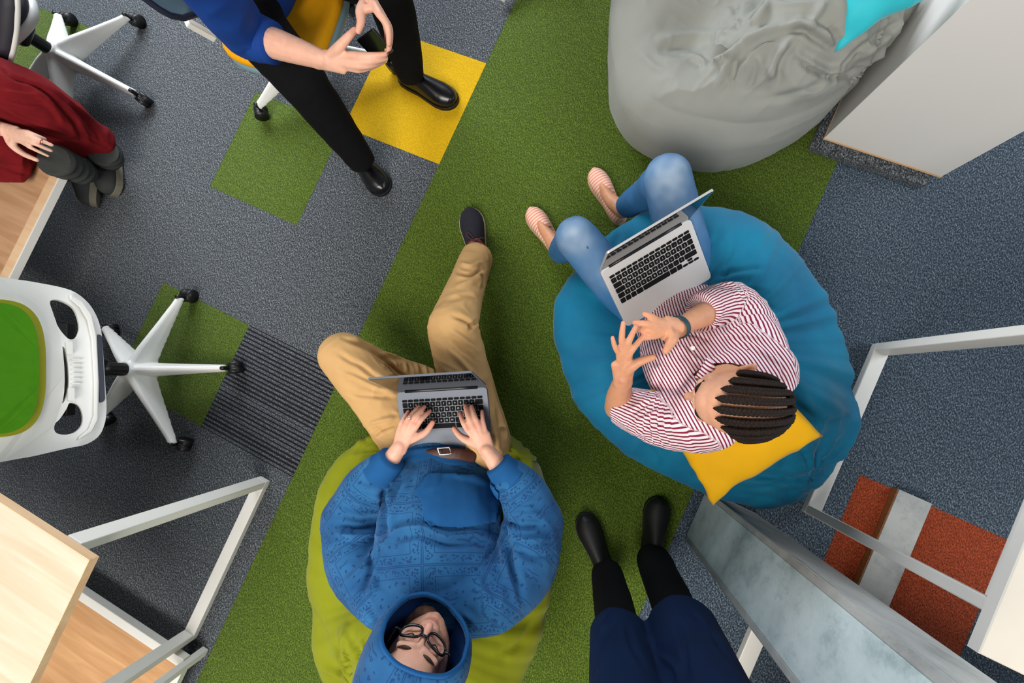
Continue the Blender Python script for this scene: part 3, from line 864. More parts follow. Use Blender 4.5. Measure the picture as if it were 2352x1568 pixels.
# ---- green backed chair at the left edge
gc = empty('office_chair', (*A(345, 850)[:2], 0), 'white office chair with lime green back panel at the left edge', 'office chair')
hubG = A(285, 848, .21) * (1, 1, 0)
tipG = A(508, 845, .085) * (1, 1, 0)
fa = math.atan2(*(tipG - hubG)[[1, 0]])
star_base(gc, hubG, fa, R=.338)
gas_lift(gc, hubG, .40)
def gmap(x, y, off=0.0):
    z = .43 + (242 - x) / 242 * .235
    return A(x, y, z + off)
back_out = [(-140, 610), (0, 638), (70, 648), (150, 664), (188, 684), (215, 716), (231, 760), (236, 820), (240, 880), (243, 930), (240, 968), (226, 1000), (196, 1020), (150, 1030), (70, 1048), (0, 1060), (-140, 1094)]
hole1 = [(112, 694), (128, 689), (150, 696), (168, 710), (178, 735), (180, 758), (172, 776), (158, 780), (142, 766), (128, 745), (118, 718)]
hole2 = [(122, 975), (135, 962), (150, 940), (158, 926), (178, 930), (188, 950), (187, 975), (172, 992), (150, 998), (130, 996), (122, 988)]
slit = [(141, 797), (148, 803), (153, 825), (156, 850), (157, 880), (154, 902), (147, 920), (140, 926), (143, 905), (145, 880), (144, 845), (142, 815)]
def smooth_loop(pts, n=5):
    q = catmull(np.array(list(pts[-2:]) + list(pts) + list(pts[:2]), float), n)
    return [tuple(p) for p in q[2 * n:-(n + 1)]]
back_out = [tuple(p) for p in catmull(np.array(back_out, float), 5)]
hole1, hole2, slit = (smooth_loop(h) for h in (hole1, hole2, slit))
bsh = plate('back_shell', back_out, [hole1, hole2, slit], lambda x, y: gmap(x, y), .018, MAT['whiteplastic'], gc)
pad_out = []
for k in range(40):
    a = -math.pi / 2 + math.pi * k / 39
    pad_out.append((-40 + 142 * abs(math.cos(a)) ** .62, 846 + 158 * math.copysign(abs(math.sin(a)) ** .62, math.sin(a))))
pad_out += [(-120, 1012), (-120, 680)]
plate('pad_rim', pad_out, [], lambda x, y: gmap(x, y, .012), .016, MAT['limerim'], gc)
pad_in = [((p[0] + 40) * .90 - 42 if p[0] > -41 else p[0], (p[1] - 846) * .955 + 846) for p in pad_out]
plate('back_pad', pad_in, [], lambda x, y: gmap(x, y, .020), .016, MAT['greenpad'], gc)
# lower lip: raised rim, dark insert, clips and ribs
lip = [(160, 676), (190, 694), (212, 726), (222, 770), (227, 880), (226, 960), (210, 992), (178, 1012), (182, 1003), (203, 986), (215, 955), (216, 880), (210, 780), (200, 735), (182, 705), (160, 686)]
plate('lower_rim', lip, [], lambda x, y: gmap(x, y, .012), .012, MAT['whiteplastic'], gc)
ins = rounded([(221, 767), (234, 770), (241, 920), (229, 926)], 8)
plate('dark_insert', ins, [], lambda x, y: gmap(x, y, .012), .010, MAT['navyplastic'], gc)
for (xa, ya) in ((158, 800), (162, 906)):
    plate('clip', rounded([(xa - 6, ya - 15), (xa + 8, ya - 15), (xa + 9, ya + 14), (xa - 5, ya + 14)], 3), [], lambda x, y: gmap(x, y, .012), .008, MAT['whiteplastic'], gc)
for k in range(6):
    yy = 824 + k * 11
    plate('rib', [(164, yy), (186, yy + .5), (186, yy + 3), (164, yy + 3)], [], lambda x, y: gmap(x, y, .010), .004, MAT['whiteplastic'], gc)
beam('back_bar', A(150, 745, .37), A(150, 955, .37), .05, .03, MAT['black'], gc)
fG = nrm(A(0, 850, .44) - A(200, 850, .44))
seat_pad(gc, A(-75, 850, .44), fG, .20, .455, MAT['greenpad'], MAT['whiteplastic'])
box('mechanism', hubG + (0, 0, .375), (.16, .14, .05), MAT['black'], gc, bevel=.008)

# ---- chair at the upper left corner
oc = empty('office_chair', (*(A(105, 108, .12)[:2]), 0), 'white based office chair with charcoal seat in the upper left corner', 'office chair')
hubT = A(105, 108, .215) * (1, 1, 0)
tipT = A(312, 213, .085) * (1, 1, 0)
fa = math.atan2(*(tipT - hubT)[[1, 0]])
star_base(oc, hubT, fa, R=.345)
gas_lift(oc, hubT, .40)
fT = nrm(A(-150, 260, .45) - A(20, 120, .45))
seat_pad(oc, hubT + np.array([-.03, -.02, 0]), fT, .225, .47, MAT['charcoal'], MAT['whiteplastic'])
box('mechanism', hubT + (0, 0, .375), (.16, .14, .05), MAT['black'], oc, bevel=.008)

# ---- yellow chair under the man with the phone
yc = empty('office_chair', (*(A(700, 120, .1)[:2]), 0), 'office chair with yellow seat, grey back and white star base', 'office chair')
hubY = A(704, 112, .15) * (1, 1, 0)
tipY = A(588, 240, .085) * (1, 1, 0)
fa = math.atan2(*(tipY - hubY)[[1, 0]])
star_base(yc, hubY, fa, R=.335)
gas_lift(yc, hubY, .40)
fY = nrm(A(740, 48, .47) - A(640, 26, .47))
seat_c = A(640, 26, .47)
seat_pad(yc, seat_c, fY, .205, .47, MAT['yellowseat'], MAT['greyshell'])
box('mechanism', (hubY + seat_c * (1, 1, 0)) / 2 + (0, 0, .375), (.2, .16, .05), MAT['black'], yc, bevel=.008)
# back: curved shell behind the seat
sY = np.array([-fY[1], fY[0], 0])
bb = seat_c - fY * .235
V = []; Fc = []; nu, nv = 25, 13
for layer in (0, 1):
    for j in range(nv):
        t = j / (nv - 1)
        for i in range(nu):
            s = i / (nu - 1) * 2 - 1
            hw = .215 * (1 - .35 * abs(2 * t - 1) ** 5)
            p = bb + sY * s * hw + np.array([0, 0, .55 - .47 + t * .36 + .02 * s * s]) - fY * (.02 + .08 * t - .06 * s * s) + fY * (layer * .014)
            V.append(p)
n1 = nu * nv
for layer in (0, 1):
    for j in range(nv - 1):
        for i in range(nu - 1):
            a = layer * n1 + j * nu + i
            q = (a, a + 1, a + nu + 1, a + nu)
            Fc.append(q if layer else q[::-1])
for i in range(nu - 1):
    Fc.append((i, i + 1, n1 + i + 1, n1 + i)); a = (nv - 1) * nu + i; Fc.append((a + 1, a, n1 + a, n1 + a + 1))
for j in range(nv - 1):
    a = j * nu; Fc.append((a + nu, a, n1 + a, n1 + a + nu)); a = j * nu + nu - 1; Fc.append((a, a + nu, n1 + a + nu, n1 + a))
mesh_from('back_shell', V, Fc, MAT['greyshell'], yc)
edge = [np.array(V[i]) * .5 + np.array(V[n1 + i]) * .5 for i in list(range(nu)) + [j * nu + nu - 1 for j in range(1, nv)] + [(nv - 1) * nu + i for i in range(nu - 2, -1, -1)] + [j * nu for j in range(nv - 2, 0, -1)]]
tube_obj('back_rim', edge + [edge[0]], [.0095] * (len(edge) + 1), MAT['navyplastic'], yc, seg=8, sub=1)
tube_obj('back_stem', [seat_c - fY * .12 - (0, 0, .07), seat_c - fY * .27 - (0, 0, .04), bb - fY * .035 + (0, 0, .16), bb - fY * .06 + (0, 0, .26)], [(.06, .014), (.055, .014), (.045, .012), (.04, .010)], MAT['whiteplastic'], yc, seg=16, ref=sY)

beam('back_bracket', A(492, 86, .44), A(428, 50, .53), .03, .022, MAT['whiteplastic'], yc)
# back of the corner chair
bp_ = Q2 = [A(*q) for q in ((38, -40, .60), (40, 20, .56), (37, 70, .52), (30, 112, .49), (20, 148, .46))]
V = []; n = len(bp_)
ot = nrm(A(-100, 30, .55) - A(40, 30, .55))
for k in range(7):
    for q in bp_: V.append(q + ot * .05 * k + np.array([0, 0, .012 * k - .0035 * k * k]))
Fc = [(k * n + i, k * n + i + 1, (k + 1) * n + i + 1, (k + 1) * n + i) for k in range(6) for i in range(n - 1)]
o = mesh_from('back_shell', V, Fc, MAT['charcoal'], oc); md = o.modifiers.new('thickness', 'SOLIDIFY'); md.thickness = .014
tube_obj('back_rim', bp_, [.009] * n, MAT['whiteplastic'], oc, seg=10)
tube_obj('tilt_housing', [A(50, 8, .40), A(56, 50, .38), A(50, 92, .36)], [(.022, .03), (.028, .04), (.022, .03)], MAT['black'], oc, seg=16)

# ================================================================== bean bags and pillows
def bean_bag(name, pts, label, mat, hfun, ns=260, nr=110, lines=(), wk=1.0, ak=1.0, wr=None, flr=.86, dome=2.6, seed=0, amp=.006):
    P3 = np.array([A(*p) for p in pts])
    c = P3[:, :2].mean(0)
    n = len(P3)
    per = catmull(np.vstack([P3[-2:], P3, P3[:2]]), 24)
    per = per[2 * 24:-(24 + 1)]
    ang = np.unwrap(np.arctan2(per[:, 1] - c[1], per[:, 0] - c[0]))
    if ang[-1] < ang[0]: per = per[::-1]; ang = ang[::-1]
    th = np.linspace(0, 2 * np.pi, ns, endpoint=False)
    order = np.argsort(np.mod(ang, 2 * np.pi)); am = np.mod(ang, 2 * np.pi)[order]
    rr = np.linalg.norm(per[:, :2] - c, axis=1)[order]; zz = per[:, 2][order]
    R = np.interp(th, am, rr, period=2 * np.pi); Z = np.interp(th, am, zz, period=2 * np.pi)
    V = [];
    d = np.stack([np.cos(th), np.sin(th)], 1)
    lower = [(flr * .55, 0.0), (flr, 0.004), (flr + (1 - flr) * .45, .10), (flr + (1 - flr) * .78, .32), (flr + (1 - flr) * .95, .68)]
    rings = []
    for r, t in lower:
        rings.append(np.column_stack([c + d * (R * r)[:, None], Z * t]))
    rs = 1 - np.linspace(0, 1, nr) ** 1.35
    for r in rs:
        xy = c + d * (R * r)[:, None]
        top = hfun(xy)
        z = Z + (top - Z) * (1 - r ** dome) ** .5
        rings.append(np.column_stack([xy, z]))
    V = np.vstack(rings); m = len(rings); Fc = []
    for i in range(m - 1):
        for j in range(ns):
            j2 = (j + 1) % ns
            Fc.append((i * ns + j, i * ns + j2, (i + 1) * ns + j2, (i + 1) * ns + j))
    Fc.append(tuple(range(ns - 1, -1, -1)))
    o = mesh_from(name, V, Fc, mat)
    tag(o, label, 'bean bag')
    me = o.data
    # merge the centre
    bm = bmesh.new(); bm.from_mesh(me); bmesh.ops.remove_doubles(bm, verts=bm.verts, dist=.0008); bm.to_mesh(me); bm.free()
    co = mesh_co(me); no = mesh_no(me)
    q = co - np.array([c[0], c[1], 0])
    a_ = np.arctan2(q[:, 1], q[:, 0]); rad = np.linalg.norm(q[:, :2], axis=1)
    side = np.stack([np.cos(a_) * 7, np.sin(a_) * 7, co[:, 2] * 2.0], 1)
    d_ = amp * (fbm(side * 1.3, seed, 3) * .9) * np.clip(rad / .25, 0, 1) ** 2
    lift = np.clip(co[:, 2] / .06, 0, 1)
    if wr is not None: d_ = d_ + wr(co, q, a_, rad)
    d_ = d_ * np.clip(rad / .12, 0, 1) if wr is None else d_
    set_co(me, co + no * (d_ * lift)[:, None])
    if len(lines): creases(me, [(a_2, w_2 * wk, amp_2 * ak) for a_2, w_2, amp_2 in lines])
    return o, c

def bump(xy, p, r, h):
    p = np.asarray(p)[:2]
    dd = np.sum((xy - p) ** 2, 1) / (r * r)
    return h * np.exp(-dd)

# teal bag under the woman
def h_teal(xy):
    z = np.full(len(xy), .37)
    z += bump(xy, A(1880, 920, .5), .16, .12) + bump(xy, A(1840, 1090, .45), .14, .06)
    z += bump(xy, A(1700, 600, .4), .20, .07) + bump(xy, A(1400, 960, .4), .2, .05)
    z -= bump(xy, A(1545, 720, .3), .20, .16)
    z -= bump(xy, A(1420, 560, .3), .12, .05)
    return z
def w_teal(co, q, a, rad):
    g = A(1880, 1090, .42); v = co - g; an = np.arctan2(v[:, 1], v[:, 0]); dist = np.linalg.norm(v[:, :2], axis=1)
    rays = ridge(np.stack([an * 3.4, dist * 3, co[:, 2] * 2], 1), 5) * np.exp(-(dist / .26) ** 2) * .011
    g2 = A(1640, 640, .40); v = co - g2; an = np.arctan2(v[:, 1], v[:, 0]); d2 = np.linalg.norm(v[:, :2], axis=1)
    r2 = ridge(np.stack([an * 2.2, d2 * 2.5, co[:, 2]], 1), 8) * np.exp(-((d2 - .1) / .16) ** 2) * .012
    return rays + r2 + .010 * fbm(co * 4.2, 21)
L_TEAL = [([(1630, 636), (1690, 622), (1765, 612)], 7, -.016), ([(1625, 580), (1650, 545), (1656, 510)], 8, -.012), ([(1640, 690), (1720, 690), (1800, 720)], 9, -.008),
          ([(1790, 984), (1860, 972), (1930, 962), (1976, 945)], 5, -.014), ([(1694, 1106), (1770, 1108), (1850, 1116), (1915, 1110)], 8, .020), ([(1716, 1084), (1790, 1098), (1877, 1094)], 7, -.018),
          ([(1700, 1134), (1760, 1142), (1823, 1152)], 7, -.016), ([(1740, 1052), (1785, 1066), (1790, 1042), (1850, 1030), (1940, 1020)], 7, .016), ([(1830, 1060), (1900, 1050), (1955, 1015)], 7, -.014),
          ([(1440, 480), (1420, 540), (1400, 600)], 10, -.010), ([(1500, 1010), (1520, 1050), (1530, 1090)], 8, -.012), ([(1590, 1060), (1600, 1100), (1612, 1130)], 8, -.010),
          ([(1820, 860), (1850, 900), (1860, 950)], 12, .014), ([(1650, 780), (1730, 770), (1830, 800)], 12, .008), ([(1820, 920), (1870, 960), (1890, 1000)], 8, -.014), ([(1300, 900), (1360, 880), (1420, 900)], 14, -.006)]
teal_pts = [(1272, 720, .24), (1284, 830, .24), (1335, 950, .24), (1440, 1052, .24), (1550, 1112, .24), (1645, 1146, .26), (1760, 1163, .28), (1850, 1138, .30), (1912, 1088, .33), (1955, 1035, .36), (1974, 955, .38), (1964, 880, .38), (1938, 770, .36), (1890, 665, .33), (1820, 575, .30), (1740, 517, .27), (1650, 485, .24), (1560, 482, .22), (1470, 490, .22), (1395, 535, .22), (1325, 612, .22), (1286, 670, .23)]
bean_bag('bean_bag', teal_pts, 'large teal blue bean bag under the person in the striped shirt', MAT['teal'], h_teal, wr=w_teal, seed=3, lines=L_TEAL, ak=.65)

# lime bag under the hooded man
def h_lime(xy):
    z = np.full(len(xy), .36)
    z += bump(xy, A(985, 1560, .5), .30, .20)
    z -= bump(xy, A(1010, 1070, .3), .22, .12)
    return z
def w_lime(co, q, a, rad):
    g = A(850, 1560, .45); v = co - g; an = np.arctan2(v[:, 1], v[:, 0]); dist = np.linalg.norm(v[:, :2], axis=1)
    rays = ridge(np.stack([an * 2.6, dist * 3, co[:, 2] * 2], 1), 15) * np.exp(-(dist / .2) ** 2) * .03
    g2 = A(890, 1040, .3); v = co - g2; an = np.arctan2(v[:, 1], v[:, 0]); d2 = np.linalg.norm(v[:, :2], axis=1)
    r2 = ridge(np.stack([an * 3.2, d2 * 2.5, co[:, 2]], 1), 18) * np.exp(-(d2 / .14) ** 2) * .014
    g3 = A(1210, 1060, .3); v = co - g3; an = np.arctan2(v[:, 1], v[:, 0]); d2 = np.linalg.norm(v[:, :2], axis=1)
    r3 = ridge(np.stack([an * 3.2, d2 * 2.5, co[:, 2]], 1), 28) * np.exp(-(d2 / .14) ** 2) * .014
    return rays + r2 + r3 + .008 * fbm(co * 4.2, 41)
L_LIME = [([(795, 1440), (788, 1500), (800, 1568)], 9, .024), ([(812, 1470), (830, 1510), (828, 1560)], 9, -.022), ([(830, 1480), (852, 1500), (856, 1540)], 7, .016), ([(858, 1010), (830, 1030), (812, 1060)], 6, -.010), ([(1185, 1030), (1205, 1050), (1220, 1080)], 6, -.010), ([(1195, 1020), (1215, 1035), (1232, 1060)], 6, .010), ([(1150, 1500), (1190, 1480), (1230, 1430)], 10, -.012)]
lime_pts = [(712, 1260, .25), (722, 1180, .25), (752, 1090, .25), (810, 1020, .25), (880, 985, .24), (960, 970, .22), (1060, 970, .22), (1150, 995, .23), (1212, 1050, .24), (1248, 1130, .25), (1262, 1230, .26), (1264, 1330, .27), (1250, 1420, .29), (1225, 1500, .32), (1180, 1590, .36), (1110, 1670, .40), (980, 1700, .42), (850, 1680, .40), (775, 1620, .36), (738, 1540, .31), (722, 1450, .28), (715, 1350, .26)]
bean_bag('bean_bag', lime_pts, 'yellow green bean bag under the hooded man', MAT['lime'], h_lime, wr=w_lime, seed=7, lines=L_LIME)

# grey bag at the top
def h_grey(xy):
    z = np.full(len(xy), .42)
    z += bump(xy, A(1900, 60, .5), .22, .16) + bump(xy, A(2040, 40, .5), .18, .10)
    z -= bump(xy, A(1640, 60, .4), .20, .10)
    z += bump(xy, A(1560, 190, .45), .14, .05)
    z += bump(xy, A(1760, 130, .45), .13, .06)
    return z
def w_grey(co, q, a, rad):
    g = A(1985, 145, .42); v = co - g; an = np.arctan2(v[:, 1], v[:, 0]); dist = np.linalg.norm(v[:, :2], axis=1)
    wob = .35 * vnoise(co * 8, 4)
    rays = ridge(np.stack([an * 2.4 + wob, dist * 2.0, co[:, 2] * 1], 1), 35) * np.exp(-(dist / .17) ** 2) * .022
    top = np.clip((co[:, 2] - .33) / .08, 0, 1)
    wv = co + .05 * np.stack([vnoise(co * 5, 50 + i) for i in range(3)], 1)
    sh_ = lambda f_, sd_: np.clip(1 - np.abs(vnoise(wv * f_, sd_)) * 2.2, 0, 1) ** 1.6
    cr = top * (.034 * sh_((4.2, 4.2, 2), 61) + .022 * sh_((7.5, 7.5, 3), 66) + .008 * sh_((15, 15, 5), 62))
    horiz = (1 - top) * .0025 * ridge(np.stack([a * 1.5, a * 0, co[:, 2] * 20], 1), 71)
    return rays + cr + horiz + .006 * fbm(co * 3.6, 81)
L_GREY = [([(1500, 104), (1546, 87), (1619, 80), (1690, 76), (1738, 73)], 12, .020), ([(1505, 116), (1550, 104), (1620, 98)], 14, -.016), ([(1623, 153), (1675, 125), (1703, 101), (1750, 74), (1800, 52)], 10, .040), ([(1610, 148), (1660, 112), (1700, 84)], 10, -.030),
          ([(1679, 202), (1686, 165), (1689, 132)], 7, -.022), ([(1616, 160), (1612, 136), (1574, 129)], 6, .018), ([(1766, 195), (1780, 139), (1818, 87)], 8, .024), ([(1785, 190), (1798, 140), (1828, 96)], 7, -.020),
          ([(1825, 112), (1849, 139), (1905, 164), (1965, 150)], 7, .026), ([(1835, 128), (1860, 156), (1910, 176), (1965, 158)], 6, -.026), ([(1804, 59), (1842, 52), (1890, 72), (1905, 96)], 9, .030), ([(1800, 75), (1845, 72), (1880, 96), (1930, 120)], 7, -.024),
          ([(1745, 232), (1840, 210), (1912, 170)], 8, -.014), ([(1840, 215), (1890, 195), (1930, 165)], 6, -.016), ([(1703, 62), (1722, 30), (1748, 0)], 10, -.030), ([(1688, 8), (1692, 40), (1686, 72)], 9, -.026), ([(1720, 64), (1748, 30), (1770, 0)], 8, .022),
          ([(1470, 120), (1500, 150), (1530, 160)], 9, .010), ([(1640, 215), (1660, 160), (1650, 120)], 8, .016), ([(1720, 205), (1735, 160), (1730, 130)], 7, -.014),
          ([(1860, 60), (1880, 30), (1900, 0)], 9, .020), ([(1905, 60), (1915, 80), (1930, 110)], 8, -.024), ([(1930, 150), (1990, 120), (2060, 70)], 9, .018), ([(1960, 130), (2010, 90), (2080, 40)], 8, -.020)]
grey_pts = [(1402, 110, .26), (1410, 200, .24), (1445, 275, .22), (1510, 328, .20), (1600, 358, .19), (1680, 362, .19), (1770, 336, .20), (1860, 280, .22), (1930, 215, .26), (1990, 145, .30), (2040, 90, .32), (2100, 20, .34), (2110, -80, .34), (2040, -210, .32), (1900, -300, .30), (1720, -330, .28), (1560, -290, .27), (1460, -190, .27), (1412, -60, .27), (1402, 20, .27)]
bean_bag('bean_bag', grey_pts, 'large crumpled grey fabric bean bag next to the white cabinet', MAT['greybag'], h_grey, ns=360, nr=170, wr=w_grey, seed=13, lines=L_GREY, wk=1.25, ak=.95, amp=.0015)

def pillow(name, c4, thick, label, mat, up=(0, 0, 1), seed=0):
    """square cushion: corners in order, puffed middle, pinched edges"""
    c4 = [np.asarray(c, float) for c in c4]; n = 41; V = []; Fc = []
    up = nrm(np.cross(c4[1] - c4[0], c4[3] - c4[0]));
    if up[2] < 0: up = -up
    for s in (1, -1):
        for j in range(n):
            for i in range(n):
                u, v = i / (n - 1), j / (n - 1)
                uu, vv = 2 * u - 1, 2 * v - 1
                # edges pull in between the corners
                k = .07
                u2 = uu * (1 - k * (1 - vv * vv)); v2 = vv * (1 - k * (1 - uu * uu))
                a, b = (u2 + 1) / 2, (v2 + 1) / 2
                p = c4[0] * (1 - a) * (1 - b) + c4[1] * a * (1 - b) + c4[2] * a * b + c4[3] * (1 - a) * b
                pf = ((1 - uu ** 2) * (1 - vv ** 2)) ** .45
                V.append(p + up * s * thick * pf)
    n1 = n * n
    for s in (0, 1):
        for j in range(n - 1):
            for i in range(n - 1):
                a = s * n1 + j * n + i
                q = (a, a + 1, a + n + 1, a + n)
                Fc.append(q if s == 0 else q[::-1])
    o = mesh_from(name, V, Fc, mat)
    bm = bmesh.new(); bm.from_mesh(o.data); bmesh.ops.remove_doubles(bm, verts=bm.verts, dist=.0006); bmesh.ops.recalc_face_normals(bm, faces=bm.faces); bm.to_mesh(o.data); bm.free()
    co = mesh_co(o.data); no = mesh_no(o.data)
    set_co(o.data, co + no * (.006 * fbm(co * 9, seed) + .004 * ridge(co * 16, seed + 4))[:, None])
    tag(o, label, 'pillow')
    return o
pillow('pillow', [A(1637, 1166, .50), A(1892, 1002, .58), A(1700, 770, .54), A(1478, 905, .46)], .055, 'yellow square pillow behind the person in the striped shirt', MAT['yellowpillow'], seed=2)
pillow('pillow', [A(1920, 118, .50), A(2128, 0, .58), A(2150, -190, .70), A(1938, -110, .64)], .055, 'bright turquoise pillow on the grey bean bag', MAT['turq'], seed=9)

# ================================================================== laptops
GLYPH = {}
def glyph(ch):
    if ch not in GLYPH:
        cu = bpy.data.curves.new('legend', 'FONT'); cu.body = ch; cu.size = .0085; cu.align_x = 'CENTER'; cu.align_y = 'CENTER'
        o = bpy.data.objects.new('legend', cu); COL.objects.link(o)
        dg = bpy.context.evaluated_depsgraph_get(); dg.update()
        me = bpy.data.meshes.new_from_object(o.evaluated_get(dg))
        bpy.data.objects.remove(o); bpy.data.curves.remove(cu)
        me.materials.clear(); me.materials.append(MAT['legend']); me.name = 'legend'
        GLYPH[ch] = me
    return GLYPH[ch]

ROWS = [[1.0357] * 14, [1] * 13 + [1.5], [1.5] + [1] * 12, [1.75] + [1] * 12, [1.25] + [1] * 11 + [2.25], [1, 1, 1, 1.25, 5, 1.25, 1]]
TXT = ['', '`1234567890-=', ' QWERTYUIOP[]', " ASDFGHJKL;'#", ' \\ZXCVBNM,./']
TXT[2] = ' ' + 'QWERTYUIOP[]'; TXT[3] = ' ' + "ASDFGHJKL;'\\"; TXT[4] = ' <' + 'ZXCVBNM,./'

def laptop(label, hl, hr, fl, lid_l, body, bezel_black, hinge_black):
    hl, hr, fl, lid_l = map(np.asarray, (hl, hr, fl, lid_l))
    ex = nrm(hr - hl); w = np.linalg.norm(hr - hl)
    ey = fl - hl; ey = ey - ex * np.dot(ey, ex); d = .212; ey = nrm(ey)
    ez = np.cross(ey, ex) * 1.0
    if ez[2] < 0: ez = -ez
    root = empty('laptop', (hl + hr) / 2 + ey * d / 2, label, 'laptop')
    c = (hl + hr) / 2
    def pt(u, v, z=0): return c + ex * u + ey * v + ez * z
    # base: rounded slab
    n = 10
    out = rounded([(-w / 2, 0), (w / 2, 0), (w / 2, d), (-w / 2, d)], .014, 8)
    def slab(name, outline, z0, z1, mat, par, bev=.0012):
        bm = bmesh.new()
        vs = [bm.verts.new(tuple(pt(p[0], p[1], z0))) for p in outline]
        f = bm.faces.new(vs)
        r = bmesh.ops.extrude_face_region(bm, geom=[f])
        for e in r['geom']:
            if isinstance(e, bmesh.types.BMVert): e.co += Vector((ez * (z1 - z0)).tolist())
        bmesh.ops.recalc_face_normals(bm, faces=bm.faces)
        me = bpy.data.meshes.new(name); bm.to_mesh(me); bm.free(); me.materials.append(mat)
        o = bpy.data.objects.new(name, me); link(o, par)
        if bev:
            b = o.modifiers.new('edge', 'BEVEL'); b.width = bev; b.segments = 2; b.limit_method = 'ANGLE'
        return o
    base = slab('base', out, -.013, 0, body, root)
    kw = .272 / .304 * w; kx0 = -kw / 2; ky0 = .026; U_ = kw / 14.5; rh = .0187
    slab('keyboard_well', rounded([(kx0 - .002, ky0 - .002), (-kx0 + .002, ky0 - .002), (-kx0 + .002, ky0 + .0105 + 5 * rh + .001), (kx0 - .002, ky0 + .0105 + 5 * rh + .001)], .003, 4), -.001, .0004, body if not bezel_black else MAT['key'] if False else body, root, 0)
    R3 = np.array([ex, -ey, ez]).T
    eul = Matrix(R3.tolist()).to_euler()
    cache = {}
    def key(u, v, kw_, kh_, ch=None):
        kk = (round(kw_, 4), round(kh_, 4))
        if kk not in cache:
            bm = bmesh.new(); bmesh.ops.create_cube(bm, size=1)
            for vv in bm.verts: vv.co = Vector((vv.co.x * (kw_ - .0026), vv.co.y * (kh_ - .0026), vv.co.z * .0016))
            bmesh.ops.bevel(bm, geom=[e for e in bm.edges if abs(e.verts[0].co.z - e.verts[1].co.z) > .001], offset=.0014, segments=2, affect='EDGES')
            me = bpy.data.meshes.new('key'); bm.to_mesh(me); bm.free(); me.materials.append(MAT['key'])
            cache[kk] = me
        o = bpy.data.objects.new('key', cache[kk])
        o.location = pt(u + kw_ / 2, v + kh_ / 2, .0011).tolist(); o.rotation_euler = eul
        link(o, root)
        if ch and ch != ' ':
            g = bpy.data.objects.new('legend', glyph(ch))
            g.location = pt(u + kw_ / 2, v + kh_ / 2, .00205).tolist(); g.rotation_euler = eul
            link(g, o)
    v = ky0
    for r, row in enumerate(ROWS):
        h_ = .0105 if r == 0 else rh
        u = kx0
        for i, k in enumerate(row):
            ch = TXT[r][i] if r < len(TXT) and i < len(TXT[r]) else None
            key(u, v, k * U_, h_, ch); u += k * U_
        if r == 2: key(u, v, 1.0 * U_, h_ + rh * .0, None)
        if r == 3: key(u, v, .75 * U_, h_, None)
        if r == 5:
            key(u, v + h_ / 2, U_, h_ / 2); key(u + U_, v, U_, h_ / 2); key(u + U_, v + h_ / 2, U_, h_ / 2); key(u + 2 * U_, v + h_ / 2, U_, h_ / 2)
        v += h_
    slab('trackpad', rounded([(-.058, v + .004), (.058, v + .004), (.058, d - .002), (-.058, d - .002)], .003, 4), -.0005, .0006, body, root, 0)
    # hinge and lid
    tube_obj('hinge', [pt(-w * .40, -.001, -.002), pt(w * .40, -.001, -.002)], [.0055, .0055], MAT['black'] if hinge_black else body, root, seg=12, cap='flat')
    lv = nrm((lid_l - hl) - ex * np.dot(lid_l - hl, ex)); lh = .208
    ln = np.cross(ex, lv)
    if np.dot(ln, ey) < 0: ln = -ln             # towards the user
    o0 = c - ey * .002
    def lid_slab(name, outline, z0, z1, mat, par):
        bm = bmesh.new()
        vs = [bm.verts.new(tuple(o0 + ex * p[0] + lv * p[1] + ln * z0)) for p in outline]
        f = bm.faces.new(vs)
        r = bmesh.ops.extrude_face_region(bm, geom=[f])
        for e in r['geom']:
            if isinstance(e, bmesh.types.BMVert): e.co += Vector((ln * (z1 - z0)).tolist())
        bmesh.ops.recalc_face_normals(bm, faces=bm.faces)
        me = bpy.data.meshes.new(name); bm.to_mesh(me); bm.free(); me.materials.append(mat)
        o = bpy.data.objects.new(name, me); link(o, par); return o
    lid = lid_slab('lid', rounded([(-w / 2, .004), (w / 2, .004), (w / 2, lh), (-w / 2, lh)], .010, 6), -.006, 0, body, root)
    lid_slab('display', rounded([(-w / 2 + .003, .006), (w / 2 - .003, .006), (w / 2 - .003, lh - .003), (-w / 2 + .003, lh - .003)], .008, 6), -.001, .0006, MAT['screen'], lid)
    return root

laptop('grey laptop with black keys on the lap of the hooded man', A(910, 901, .40), A(1118, 888.5, .40), A(936, 1032, .355), A(838, 876, .59), MAT['spacegrey'], True, True)
laptop('silver laptop on the lap of the person in the striped shirt', A(1379, 625, .46), A(1586, 502, .46), A(1432, 745, .355), A(1392, 588, .66), MAT['aluminium'], True, True)

# ================================================================== people
def idir(px, py, dx, dy, z):
    """direction in the room of an image direction, level with the floor"""
    return nrm(A(px + dx * 40, py + dy * 40, z) - A(px, py, z))

def Q(l): return [A(*p) for p in l]

